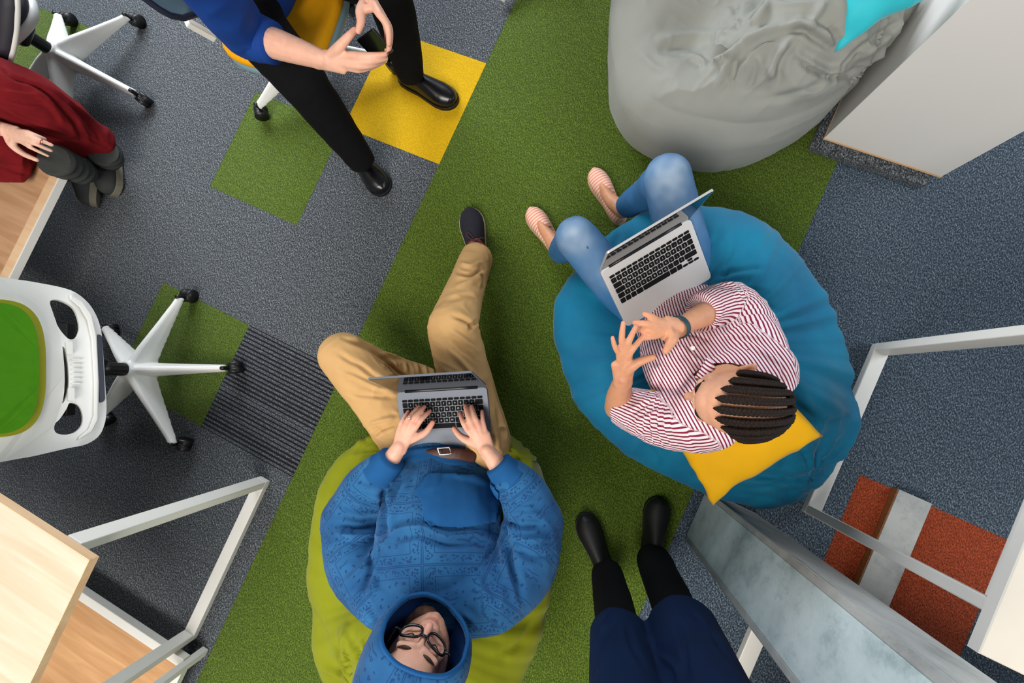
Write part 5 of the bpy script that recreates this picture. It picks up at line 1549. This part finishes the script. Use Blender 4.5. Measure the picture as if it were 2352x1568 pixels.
# legs and feet
for hp, kn, an, toe, heel in (((1510, 735, .22), (1326, 552, .365), (1287, 578, .09), (1222, 492, .03), (1288, 585, .03)), ((1600, 676, .22), (1528, 416, .395), (1432, 480, .09), (1367, 405, .03), (1425, 508, .03))):
    g.append(tube([A(*hp), A(*kn), A(*an)], [.05, .035, .035]))
    g.append(tube([A(*an), A(*heel) * .62 + A(*toe) * .38 + (0, 0, .03), A(*heel) * .3 + A(*toe) * .7 + (0, 0, .012)], [.036, (.032, .026), (.03, .018)]))
SK_W = srgb(204, 146, 112)
def paint_w(co, cols):
    l = (co - cw) @ axw.T
    cols = blend(cols, near(co, HPw((.07, 0, .04)), .075) * .55, srgb(222, 172, 148))
    lip = np.exp(-((l[:, 2] + .068) / .007) ** 2) * np.exp(-(l[:, 1] / .018) ** 2) * (l[:, 0] > .08)
    cols = blend(cols, lip * .8, srgb(176, 84, 80))
    for p in hL_t + hR_t: cols = blend(cols, near(co, p, .014) * .4, srgb(214, 140, 112))
    # palm side of the right hand
    cols = blend(cols, near(co, A(1530, 768, .66), .05) * .3, srgb(214, 160, 124))
    # hair line: shaded scalp
    return cols
body_obj(g, wo, .0032, SK_W, paint_w)
for k in (-1, 1):
    tube_obj('eyebrow', [HPw((.087, k * .014, .021)), HPw((.0885, k * .032, .027)), HPw((.072, k * .050, .020))], [.0024, .003, .0015], MAT['hair'], wo, seg=8)
    tube_obj('eyelashes', [HPw((.086, k * .018, -.012)), HPw((.0935, k * .031, -.013)), HPw((.084, k * .046, -.010))], [.0012, .0020, .0010], MAT['hair'], wo, seg=6)
# braids
hair = None
sk = np.array([-.012, 0, .034]); rr_ = np.array([.097, .078, .090])
lanes = 9
strands_all = []
for i in range(lanes):
    s0 = (i - (lanes - 1) / 2) / ((lanes - 1) / 2)
    path = []
    th0 = math.radians(55 + 18 * s0 * s0); th1 = math.radians(176)
    for t in np.linspace(0, 1, 34):
        th = th0 + (th1 - th0) * t
        lat_ = s0 * 1.18 * (1 - .30 * t ** 2)
        d = np.array([math.cos(th) * math.cos(lat_ * .98), math.sin(lat_ * 1.02), math.sin(th) * math.cos(lat_ * .98) + (-.10 if abs(s0) > .9 else 0)])
        d = d / np.linalg.norm(d)
        path.append(sk + d * rr_ * (1.012 + .03 * min(1, t * 4)))
    path = np.array(path)
    nrm_ = np.array([nrm((p - sk) / rr_ ** 2) for p in path]); tg = np.gradient(path, axis=0); tg = np.array([nrm(t) for t in tg]); sd_ = np.cross(tg, nrm_)
    fine = catmull(np.hstack([path, nrm_, sd_]), 5)
    gs = []
    for ph in (0, math.pi * 2 / 3, math.pi * 4 / 3):
        pts = []; rad = []
        for q, row in enumerate(fine):
            u = q / (len(fine) - 1); fr_ = min(1, u * 11) * (1 - .25 * max(0, u - .7) / .3)
            a = u * 2 * math.pi * 8.5 + ph + i
            pts.append(HPw(row[:3] + row[6:9] * math.sin(a) * .0042 * fr_ + row[3:6] * (math.sin(2 * a) * .0022 + .0015) * fr_))
            rad.append((.0018 + .0029 * fr_))
        gs.append(tube(pts, rad, seg=6, sub=1))
    strands_all.append(gs)
hv, hf = join(strands_all[lanes // 2]); hair = mesh_from('braided_hair', hv, hf, MAT['hair'], wo)
for i in range(lanes):
    if i == lanes // 2: continue
    hv, hf = join(strands_all[i]); mesh_from('braid', hv, hf, MAT['hair'], hair)
# knot at the back where the braids meet
kn_ = [ball(HPw((-.100, .0, .036)), np.array([.012, .032, .022]), axw, 12)]
for i in range(7):
    a = i * .9
    kn_.append(tube([HPw((-.098 - .010 * math.cos(k * .8), .030 * math.cos(a + k * .5), .030 + .026 * math.sin(a + k * .5))) for k in range(6)], [.008] * 6, seg=8))
v, f = join(kn_); mesh_from('hair_knot', v, f, MAT['hair'], hair)
# jeans
jn = [tube(Q([(1500, 738, .23), (1405, 640, .335), (1322, 545, .405)]), [.080, .074, .064], seg=24), tube(Q([(1322, 545, .405), (1304, 563, .26), (1287, 578, .115)]), [.063, .055, .046], seg=24, capb='flat'),
      tube(Q([(1600, 676, .23), (1565, 540, .35), (1533, 408, .435)]), [.082, .078, .070], seg=24), tube(Q([(1533, 408, .435), (1485, 445, .28), (1440, 472, .115)]), [.066, .056, .046], seg=24, capb='flat'),
      tube(Q([(1505, 745, .22), (1555, 722, .22), (1605, 690, .22)]), [.08, .085, .08], seg=24)]
def fold_j(me):
    folds(me, .0035, [(A(1322, 545, .4) - A(1490, 735, .3), .5), (np.array([.7, .3, .2]), .5)], 17, 25, 3.0)
jeans = garment('jeans', jn, wo, .006, MAT['denim'], 4, fold_j)
cj = mesh_co(jeans.data)
wn = near(cj, A(1316, 540, .465), .062) * .9 + near(cj, A(1540, 400, .505), .075) * .95 + near(cj, A(1390, 625, .42), .07) * .35 + near(cj, A(1560, 520, .44), .08) * .4
set_attr(jeans.data, 'worn', np.clip(wn * (.8 + .3 * vnoise(cj * 40, 3)), 0, 1))
for pts in (Q([(1296, 572, .165), (1296, 556, .30), (1318, 520, .43), (1350, 570, .455)]), Q([(1445, 482, .16), (1480, 462, .28), (1512, 432, .40)])):
    tube_obj('side_seam', pts, [.0022] * len(pts), MAT['denim'], jeans, seg=6)
# shirt
tors = Q([(1552, 694, .235), (1578, 748, .315), (1618, 836, .475), (1652, 882, .565)])
torr = [(.150, .088), (.158, .108), (.165, .122), (.12, .085)]
chains = [(np.array(tors), .16, latw),
          (np.array(Q([(1620, 960, .595), (1520, 962, .53), (1424, 930, .465)])), .062, None),
          (np.array(Q([(1745, 855, .59), (1712, 750, .51), (1676, 702, .485), (1612, 716, .545)])), .062, None)]
sg = [tube(tors, torr, ref=latw, seg=32), tube(chains[1][0], [.085, .072, .054], seg=24, capb='flat'), tube(chains[2][0], [.085, .076, .068, .050], seg=24, capb='flat'),
      tube(Q([(1600, 965, .585), (1670, 895, .605), (1755, 850, .59)]), [.080, .088, .080], seg=24)]
# shirt tail spreading beside the laptop
sg.append(tube(Q([(1490, 752, .275), (1565, 706, .285), (1642, 660, .29)]), [(.045, .045), (.045, .048), (.028, .04)], seg=20, ref=latw))
def fold_s(me):
    folds(me, .006, [(tors[-1] - tors[0], .4), (latw, .35)], 13, 35, 3.0)
    co = mesh_co(me); no = mesh_no(me); d = 0
    for p, r, dr in ((A(1470, 945, .5), .10, (.3, 1, 0)), (A(1690, 730, .52), .11, (.8, .3, 0)), (A(1640, 700, .5), .08, (.5, .8, 0)), (A(1560, 985, .57), .09, (1, .5, 0)), (A(1520, 830, .45), .10, (1, -.2, .2))):
        dr = nrm(dr); q = co - np.outer(co @ dr, dr) * .75
        d = d + np.exp(-np.sum((co - p) ** 2, 1) / (r * r)) * ridge(q * 26 + .4 * vnoise(co * 9, 8)[:, None], 47)
    set_co(me, co + no * (.006 * d)[:, None])
me = fused('striped_shirt', sg, .0045, 4); fold_s(me)
creases(me, [([(1654, 762), (1712, 738), (1744, 746)], 6, -.012), ([(1656, 772), (1710, 770), (1768, 780)], 6, .010), ([(1625, 740), (1635, 724), (1645, 704)], 5, -.010), ([(1640, 745), (1652, 728), (1660, 706)], 5, .010), ([(1441, 956), (1464, 942), (1494, 918)], 5, -.012), ([(1446, 975), (1480, 958), (1520, 940)], 6, .010), ([(1460, 990), (1500, 975), (1545, 965)], 6, -.010),
             ([(1559, 788), (1592, 819), (1635, 839)], 5, .010), ([(1500, 800), (1515, 850), (1512, 900)], 7, -.010), ([(1520, 820), (1545, 880), (1560, 930)], 7, .008), ([(1680, 780), (1740, 800), (1800, 840)], 7, .008), ([(1560, 760), (1600, 770), (1640, 790)], 6, -.008), ([(1540, 960), (1580, 985), (1630, 1000)], 6, -.008), ([(1780, 800), (1800, 840), (1790, 880)], 6, -.008)])
# open collar: cut a V below the neck
vd = nrm(A(1600, 845, .62) - A(1672, 893, .66))
bm = bmesh.new(); bm.from_mesh(me)
vt0 = nb + vd * .015 + (0, 0, .02)
kill = []
lat2 = nrm(np.cross(vd, [0, 0, 1]))
for v in bm.verts:
    p = np.array(v.co) - nb; al = p @ vd; la = abs(p @ lat2)
    if -.06 < al < .115 and la < .062 * max(0, (.115 - max(al, 0)) / .115) and p[2] > -.04: kill.append(v)
    elif np.linalg.norm(p - np.array([0, 0, .01])) < .058: kill.append(v)
bmesh.ops.delete(bm, geom=kill, context='VERTS'); bm.to_mesh(me); bm.free()
co = mesh_co(me); best = np.full(len(co), 1e9); val = np.zeros(len(co))
for ci, (pts, rr0, ref) in enumerate(chains):
    P_ = catmull(pts, 6)
    for k in range(len(P_) - 1):
        a, b = P_[k], P_[k + 1]; ab = b - a; t = np.clip(((co - a) @ ab) / np.dot(ab, ab), 0, 1)
        rel = co - a - np.outer(t, ab); dist = np.linalg.norm(rel, axis=1) / (rr0 * (1.0 if ci else .80))
        tn = nrm(ab)
        if ref is not None: x = nrm(ref - tn * np.dot(ref, tn))
        else: x = nrm(np.array([0, 0, 1.]) - tn * tn[2])
        y = np.cross(tn, x)
        if ci == 0: vv = rel @ x * 1.05
        else: vv = np.arctan2(rel @ y, rel @ x) * rr0
        mk = dist < best; best[mk] = dist[mk]; val[mk] = vv[mk]
set_attr(me, 'stripe', val + .0006 * vnoise(co * 30, 6))
shirt = obj_from_mesh('striped_shirt', me, MAT['shirt'], wo)
# collar leaves, button and cuffs
def strip(name, px_pts, parent, lift=0, coords=None):
    pts = [A(*p) for p in px_pts]
    V = []; n = 10
    a0, a1, b0, b1 = pts
    for j in range(n):
        for i in range(n):
            u, v = i / (n - 1), j / (n - 1)
            p = (a0 * (1 - u) + a1 * u) * (1 - v) + (b0 * (1 - u) + b1 * u) * v
            V.append(p + np.array([0, 0, .012 * math.sin(math.pi * v) + .006 * math.sin(math.pi * u)]))
    Fc = [(j * n + i, j * n + i + 1, (j + 1) * n + i + 1, (j + 1) * n + i) for j in range(n - 1) for i in range(n - 1)]
    o = mesh_from(name, V, Fc, MAT['shirt'], parent)
    dr = nrm(a1 - a0) if coords is None else coords
    set_attr(o.data, 'stripe', [float(np.dot(v, dr)) for v in np.array(V)])
    s = o.modifiers.new('thickness', 'SOLIDIFY'); s.thickness = .003
    return o
strip('collar', [(1596, 868, .635), (1625, 822, .655), (1622, 872, .650), (1640, 845, .665)], shirt)
strip('collar', [(1700, 845, .665), (1716, 802, .640), (1745, 868, .655), (1756, 828, .630)], shirt)
tube_obj('button', [A(1591, 799, .632), A(1591, 799, .635)], [.006, .006], MAT['button'], shirt, seg=14, cap='flat')
# watch on the wrist
wb = empty('wristwatch', RW, 'dark teal sports wristband on the wrist of the person in stripes', 'watch')
tw = nrm(RW - eR); r1 = nrm(np.cross(tw, upv)); r2 = np.cross(tw, r1)
wc = RW - tw * .008
tube_obj('strap', [wc + (r1 * .0285 * math.cos(t) + r2 * .0265 * math.sin(t)) for t in np.linspace(0, 2 * math.pi, 33)], [(.009, .0022)] * 33, MAT['watch'], wb, seg=10, sub=1, ref=tw)
box('display', wc - r2 * .029 * (-1 if r2[2] > 0 else 1) * -1 - (0, 0, .058 if False else 0), (.022, .016, .006), MAT['black'], wb, (tw, r1, r2), .002)
# shoes
for toe, heel in (((1217, 483), (1292, 590)), ((1361, 394), (1428, 514))):
    shoe(wo, A(*toe, 0), A(*heel, 0), .042, MAT['espadrille'], MAT['rope'], sole_t=.018, prof=[(0, .045), (.03, .050), (.1, .046), (.25, .026), (.45, .022), (.53, .052), (.6, .054), (.72, .046), (.84, .038), (.93, .030), (.98, .022), (1, .016)])

# ------------------------------------------------------------------ man with the phone
pm = empty('person', seat_c * (1, 1, 0), 'person in blue shirt and black trousers holding a phone on the yellow chair', 'person')
hipc = seat_c + np.array([0, 0, .10]) - fY * .05 + sY * .05
nk = hipc + fY * .12 + sY * .06 + np.array([0, 0, .56])
ch_ = hipc + fY * .06 + sY * .03 + np.array([0, 0, .36])
hc = nk + fY * .06 + np.array([0, 0, .15])
hg, HPp, axp = head_geo(hc, nrm(fY - np.array([0, 0, .5])), upv, .98)
e1, w1 = A(566, 78, .69), A(745, 138, .68)
sh1 = A(430, -110, .97)
e2, w2 = A(770, -190, .80), A(845, -12, .74)
sh2 = nk - (sh1 - nk) * np.array([1, 1, 0]) + np.array([0, 0, sh1[2] - nk[2]])
g = hg + [tube([HPp((-.018, 0, -.06)), nk], [.054, .06]), tube([hipc, ch_, nk], [(.13, .09), (.15, .1), (.09, .06)], ref=sY),
          tube([sh1, nk, sh2], [.05, .06, .05]), tube([sh1, e1], [.048, .042]), tube([e1, e1 * .6 + w1 * .4, w1 * .92 + e1 * .08, w1], [.042, .041, (.031, .027), (.029, .023)]),
          tube([sh2, e2], [.048, .042]), tube([e2, e2 * .6 + w2 * .4, w2 * .92 + e2 * .08, w2], [.042, .041, (.031, .027), (.029, .023)])]
g += hand(w1, Q([(812, 126, .695), (820, 141, .690), (825, 152, .682), (822, 161, .668)]), Q([(884, 125, .690), (886, 134, .675), (881, 141, .662), (873, 146, .648)]), Q([(775, 112, .710), (799, 86, .730), (815, 69, .735)]), upv * .7 + idir(820, 140, .2, .8, .7), r=.0092, bulge=.010)
g += hand(w2, Q([(872, 34, .760), (880, 40, .742), (884, 46, .724), (884, 52, .706)]), Q([(893, 101, .715), (893, 112, .695), (888, 120, .678), (880, 126, .660)]), Q([(829, 25, .755), (829, 50, .752), (823, 71, .745)]), upv * .5 + idir(880, 50, 1, 0, .7), r=.0092, bulge=.014)
def paint_p(co, cols):
    for p in Q([(884, 125, .69), (815, 69, .735), (893, 101, .715), (823, 71, .745)]): cols = blend(cols, near(co, p, .018) * .4, srgb(218, 140, 116))
    return cols
body_obj(g, pm, .0036, srgb(224, 172, 148), paint_p)
v, f = ball(HPp((-.03, 0, .045)), np.array([.092, .084, .088]), axp, 16); mesh_from('hair', v, f, MAT['brownhair'], pm)
def fold_b(me): folds(me, .006, [(np.array([.5, .6, .3]), .5), (np.array([-.6, .6, .2]), .5)], 14, 55, 3.0)
shirtb = garment('shirt', [tube([hipc - (0, 0, .02), hipc + (0, 0, .1), ch_, nk - (0, 0, .02)], [(.17, .13), (.165, .125), (.19, .13), (.10, .075)], ref=sY, seg=28), tube([sh1, nk - (0, 0, .04), sh2], [.08, .09, .08]),
                            tube([sh1, sh1 * .5 + e1 * .5, e1, e1 * .72 + w1 * .28], [.085, .076, .066, .056], seg=24, capb='flat'), tube([sh2, sh2 * .5 + e2 * .5, e2, e2 * .8 + w2 * .2], [.085, .076, .066, .056], seg=24, capb='flat')], pm, .007, MAT['blueshirt'], 4, fold_b)
v, f = tube([e1 * .86 + w1 * .14, e1 * .74 + w1 * .26, e1 * .64 + w1 * .36], [.064, .060, .056], seg=32, cap='flat'); mesh_from('rolled_cuff', v, f, MAT['blueshirt'], shirtb)
def fold_t(me): folds(me, .004, [(np.array([1, 0, .3]), .5), (np.array([.3, 1, 0]), .5)], 16, 65, 3.0)
kA, aA = A(700, 192, .475), A(833, 372, .10)
kB, aB = A(890, -30, .475), A(944, 172, .10)
hA, hB = A(575, 45, .535), A(650, -140, .535)
garment('trousers', [tube([hA, hA * .5 + kA * .5, kA], [.098, .092, .082], seg=24), tube([kA, kA * .5 + aA * .5, aA], [.080, .070, .056], seg=24, capb='flat'),
                     tube([hB, hB * .5 + kB * .5, kB], [.098, .092, .082], seg=24), tube([kB, kB * .5 + aB * .5, aB], [.080, .070, .056], seg=24, capb='flat'),
                     tube([hA, hipc, hB], [.10, .11, .10], seg=24)], pm, .0065, MAT['blackcloth'], 4, fold_t)
for toe, heel in (((1050, 240), (922, 178)), ((890, 444), (812, 350))):
    shoe(pm, A(*toe, 0), A(*heel, 0), .054, MAT['blackleather'], MAT['blackshoe'], sole_t=.018)
# phone
ph0 = A(858, 66, .74); ph1 = A(903, 117, .688); ph2 = A(818, 88, .66)
pe = nrm(ph1 - ph0); pl = ph2 - ph0; pl = nrm(pl - pe * np.dot(pl, pe)); pn = np.cross(pe, pl)
pc = (ph0 + ph1) / 2 + pl * .066
pho = empty('phone', pc, 'black phone held between the hands of the man on the yellow chair', 'phone')
box('case', pc, (.072, .132, .008), MAT['black'], pho, (pe, pl, pn), .0032, 3)
sgn = 1 if pn[2] > 0 else -1
sc2 = box('screen', pc + pn * sgn * .0042, (.067, .126, .0012), MAT['phone'], pho, (pe, pl, pn), .0004)
box('camera_bump', pc - pn * sgn * .0048 - pl * .040 - pe * .018, (.018, .026, .002), MAT['phone'], pho, (pe, pl, pn), .0006)

# ------------------------------------------------------------------ person in red
rw = empty('person', A(20, 300, 0), 'person in dark red clothes and grey boots resting a hand on the shin', 'person')
hpR = A(-200, 190, .50)
fR = nrm(A(150, 330, .4) - A(-200, 190, .4))
fR[2] = 0; fR = nrm(fR); sR_ = np.array([-fR[1], fR[0], 0])
chR = hpR + fR * .16 + np.array([0, 0, .30]); nkR = hpR + fR * .32 + np.array([0, 0, .44])
hcR = nkR + fR * .08 + np.array([0, 0, .13])
shR1 = nkR + sR_ * -.15 + np.array([0, 0, -.03]); shR2 = nkR + sR_ * .15 + np.array([0, 0, -.03])
wR_ = A(8, 296, .42); eR_ = shR1 * .45 + wR_ * .55 + np.array([0, 0, .0]) - sR_ * .06
hg, HPr, axr = head_geo(hcR, nrm(fR - np.array([0, 0, .4])), upv, .94)
w2R = hpR + fR * .30 + sR_ * .2 + np.array([0, 0, .10])
g = hg + [tube([HPr((-.018, 0, -.055)), nkR], [.047, .06]), tube([hpR, chR, nkR], [(.13, .09), (.13, .09), (.08, .06)], ref=sR_), tube([shR1, nkR, shR2], [.045, .055, .045]),
          tube([shR1, eR_], [.042, .036]), tube([eR_, eR_ * .5 + wR_ * .5, wR_], [.036, .035, (.027, .021)]), tube([shR2, shR2 * .5 + w2R * .5 + sR_ * .06, w2R], [.042, .036, .026])]
g += hand(wR_, Q([(66, 305, .435), (74, 316, .432), (76, 328, .425), (70, 338, .415)]), Q([(103, 319, .405), (119, 333, .395), (117, 346, .385), (110, 358, .375)]), Q([(28, 332, .405), (52, 352, .385), (84, 367, .370)]), upv, r=.0080, bulge=.010)
body_obj(g, rw, .0036, srgb(230, 186, 164))
v, f = ball(HPr((-.03, 0, .03)), np.array([.098, .088, .100]), axr, 16); mesh_from('hair', v, f, MAT['brownhair'], rw)
def fold_r(me):
    folds(me, .017, [(fR, .7), (fR * .9 + sR_ * .3, .4)], 9, 75, 6.0)
# dress: bodice and a wide skirt over both legs ending above the boots
drs = garment('dress', [tube([hpR, chR, nkR - (0, 0, .02)], [(.17, .13), (.16, .12), (.09, .07)], ref=sR_, seg=24), tube([shR1, shR1 * .4 + eR_ * .6], [.065, .055]), tube([shR2, shR2 * .5 + w2R * .5 + sR_ * .06], [.065, .055]),
                  tube(Q([(-180, 190, .48), (-20, 205, .47), (95, 242, .38), (170, 285, .26), (232, 328, .14)]), [.115, .105, .095, .085, .072], seg=28, capb='flat'),
                  tube(Q([(-180, 280, .42), (-40, 310, .40), (30, 335, .35), (75, 352, .31)]), [.11, .095, .085, .075], seg=28, capb='flat'),
                  tube(Q([(60, 270, .37), (150, 310, .25), (236, 346, .12)]), [.06, .064, .062], seg=24, capb='flat'),
                  tube(Q([(-60, 375, .32), (10, 385, .32), (60, 396, .31)]), [(.06, .022), (.065, .022), (.05, .02)], ref=sR_, seg=20, capb='flat')], rw, .0065, MAT['red'], 5, fold_r)
creases(drs.data, [([(30, 178), (95, 205), (134, 243), (172, 287), (191, 329)], 5, -.022), ([(60, 200), (115, 240), (150, 290)], 6, .016), ([(0, 243), (57, 272), (122, 295), (166, 312)], 5, .018), ([(0, 256), (60, 286), (120, 308)], 4, -.018), ([(0, 222), (57, 234), (103, 240)], 5, -.016), ([(0, 208), (50, 214), (90, 222)], 5, .014), ([(150, 240), (190, 290), (210, 330)], 6, .016), ([(165, 240), (210, 290), (235, 330)], 5, -.014), ([(190, 310), (230, 330), (262, 345)], 5, -.014), ([(110, 190), (170, 240), (230, 290)], 6, .012), ([(0, 150), (30, 180), (60, 190)], 5, -.014), ([(0, 380), (30, 392), (60, 398)], 4, -.010)])
def boot(sh_top, ankle, heel, toe, upn):
    sh_top, ankle, heel, toe = map(np.asarray, (sh_top, ankle, heel, toe))
    b = shoe(rw, toe, heel, .052, MAT['boot'], MAT['bootsole'], up=upn, sole_t=.026, name='boot', prof=[(0, .075), (.03, .085), (.08, .09), (.2, .095), (.4, .092), (.58, .078), (.72, .064), (.84, .056), (.93, .046), (.98, .036), (1, .026)])
    me = fused('boot_shaft', [tube([ankle, ankle * .5 + sh_top * .5, sh_top], [.054, .058, .062], seg=24, capb='flat')], .005, 3)
    co = mesh_co(me); no = mesh_no(me); ax_ = nrm(sh_top - ankle)
    set_co(me, co + no * (.006 * np.sin((co - ankle) @ ax_ * 2 * math.pi / .045 + 2 * vnoise(co * 14, 5)))[:, None])
    obj_from_mesh('boot_shaft', me, MAT['boot'], b)
bu = idir(200, 400, -.9, -.25, .1) * .75 + np.array([0, 0, .65])
boot(A(122, 366, .32), A(186, 394, .17), A(236, 372, .04), A(226, 476, .012), bu)
bu2 = idir(270, 380, -.5, -.1, .1) * .3 + np.array([0, 0, .95])
boot(A(236, 346, .16), A(248, 362, .10), A(272, 350, .0), A(268, 452, .0), bu2)
rgp = A(95, 326, .425); rn = nrm(A(119, 333, .395) - A(74, 316, .432)); r1 = nrm(np.cross(rn, upv)); r2 = np.cross(rn, r1)
tube_obj('finger_ring', [rgp + (r1 * math.cos(t) + r2 * math.sin(t)) * .0098 for t in np.linspace(0, 2 * math.pi, 17)], [.0014] * 17, MAT['redring'], rw, seg=6, sub=1)

# ------------------------------------------------------------------ person standing at the lower edge
st = empty('person', A(1440, 1290, 0), 'person standing in black shoes and dark navy clothes between the bean bags', 'person')
fl_, fr2 = A(1390, 1300, 0), A(1492, 1268, 0)
def up_from(p, z, dx=0, dy=0): return np.array([p[0] + dx, p[1] + dy, z])
bk = idir(1440, 1300, .1, 1, 0)          # backwards
kl, kr = up_from(fl_, .48) + bk * .0, up_from(fr2, .48) + bk * .03
hl_, hr_ = up_from(fl_, .90) + bk * .04, up_from(fr2, .90) + bk * .09 + idir(1440, 1300, 1, 0, 0) * .0
pel = (hl_ + hr_) / 2
sdS = nrm(hr_ - hl_); 
tops = pel + np.array([0, 0, .50]) + bk * .03
hcS = tops + np.array([0, 0, .22])
hg, HPs, axs = head_geo(hcS, -bk, upv, .98)
sl_, sr_ = tops - sdS * .17 - (0, 0, .04), tops + sdS * .17 - (0, 0, .04)
g = hg + [tube([HPs((-.018, 0, -.06)), tops], [.054, .06]), tube([pel, pel * .5 + tops * .5, tops], [(.13, .09), (.14, .095), (.08, .06)], ref=sdS), tube([sl_, tops, sr_], [.045, .055, .045])]
for s0, sg_ in ((sl_, -1), (sr_, 1)):
    ee = s0 + sdS * sg_ * .10 + bk * .08 - (0, 0, .27); ww = ee - (0, 0, .22) + bk * .02 + sdS * sg_ * .02
    g += [tube([s0, ee], [.045, .04]), tube([ee, ww], [.04, .027])]
    g += hand(ww, [ww + sdS * .0 - bk * (.025 - .017 * i) - (0, 0, .09) for i in range(4)], [ww - bk * (.03 - .02 * i) - (0, 0, .165) for i in range(4)], [ww - bk * .02 - (0, 0, .03), ww - bk * .045 - (0, 0, .06), ww - bk * .05 - (0, 0, .09)], sdS * sg_, r=.009)
body_obj(g, st, .0045, srgb(222, 172, 148))
v, f = ball(HPs((-.03, 0, .045)), np.array([.092, .084, .088]), axs, 16); mesh_from('hair', v, f, MAT['brownhair'], st)
def fold_n(me): folds(me, .007, [(upv, .5), (np.array([.4, .3, .9]), .4)], 10, 85, 4.0)
garment('trousers', [tube([hl_, kl, up_from(fl_, .07)], [.085, .066, .058], seg=24, capb='flat'), tube([hr_, kr, up_from(fr2, .07)], [.085, .066, .058], seg=24, capb='flat'), tube([hl_, hr_], [.10, .10])], st, .007, MAT['blackcloth'], 4, fold_n)
ct = garment('coat', [tube([hl_ * .97 + kl * .03, kl * .45 + hl_ * .55, kl * .95 + fl_ * .05], [.098, .090, .080], seg=28, capb='flat'), tube([hr_, kr * .45 + hr_ * .55, kr * .95 + fr2 * .05], [.108, .102, .094], seg=28, capb='flat'),
                 tube([pel + (0, 0, .04), pel * .5 + tops * .5, tops - (0, 0, .03)], [(.20, .15), (.19, .14), (.10, .08)], ref=sdS, seg=28), tube([sl_, tops - (0, 0, .05), sr_], [.075, .09, .075]),
                 *[tube([s0, s0 + sdS * sg_ * .10 + bk * .08 - (0, 0, .27), s0 + sdS * sg_ * .115 + bk * .095 - (0, 0, .45)], [.075, .065, .05], capb='flat') for s0, sg_ in ((sl_, -1), (sr_, 1))]], st, .008, MAT['navycloth'], 4, fold_n)
creases(ct.data, [([(1400, 1410), (1370, 1470), (1340, 1550)], 6, .016), ([(1410, 1420), (1385, 1480), (1360, 1560)], 5, -.014), ([(1440, 1430), (1450, 1480), (1480, 1530)], 7, -.012), ([(1590, 1390), (1630, 1440), (1690, 1520)], 6, .012), ([(1540, 1400), (1570, 1470), (1580, 1560)], 8, -.010), ([(1500, 1500), (1550, 1530), (1560, 1568)], 8, .014), ([(1620, 1420), (1660, 1490), (1720, 1568)], 6, -.012)])
for toe, heel in (((1338, 1178), (1396, 1322)), ((1512, 1140), (1490, 1288))):
    shoe(st, A(*toe, 0), A(*heel, 0), .047, MAT['blackshoe'], MAT['blackshoe'], sole_t=.022)
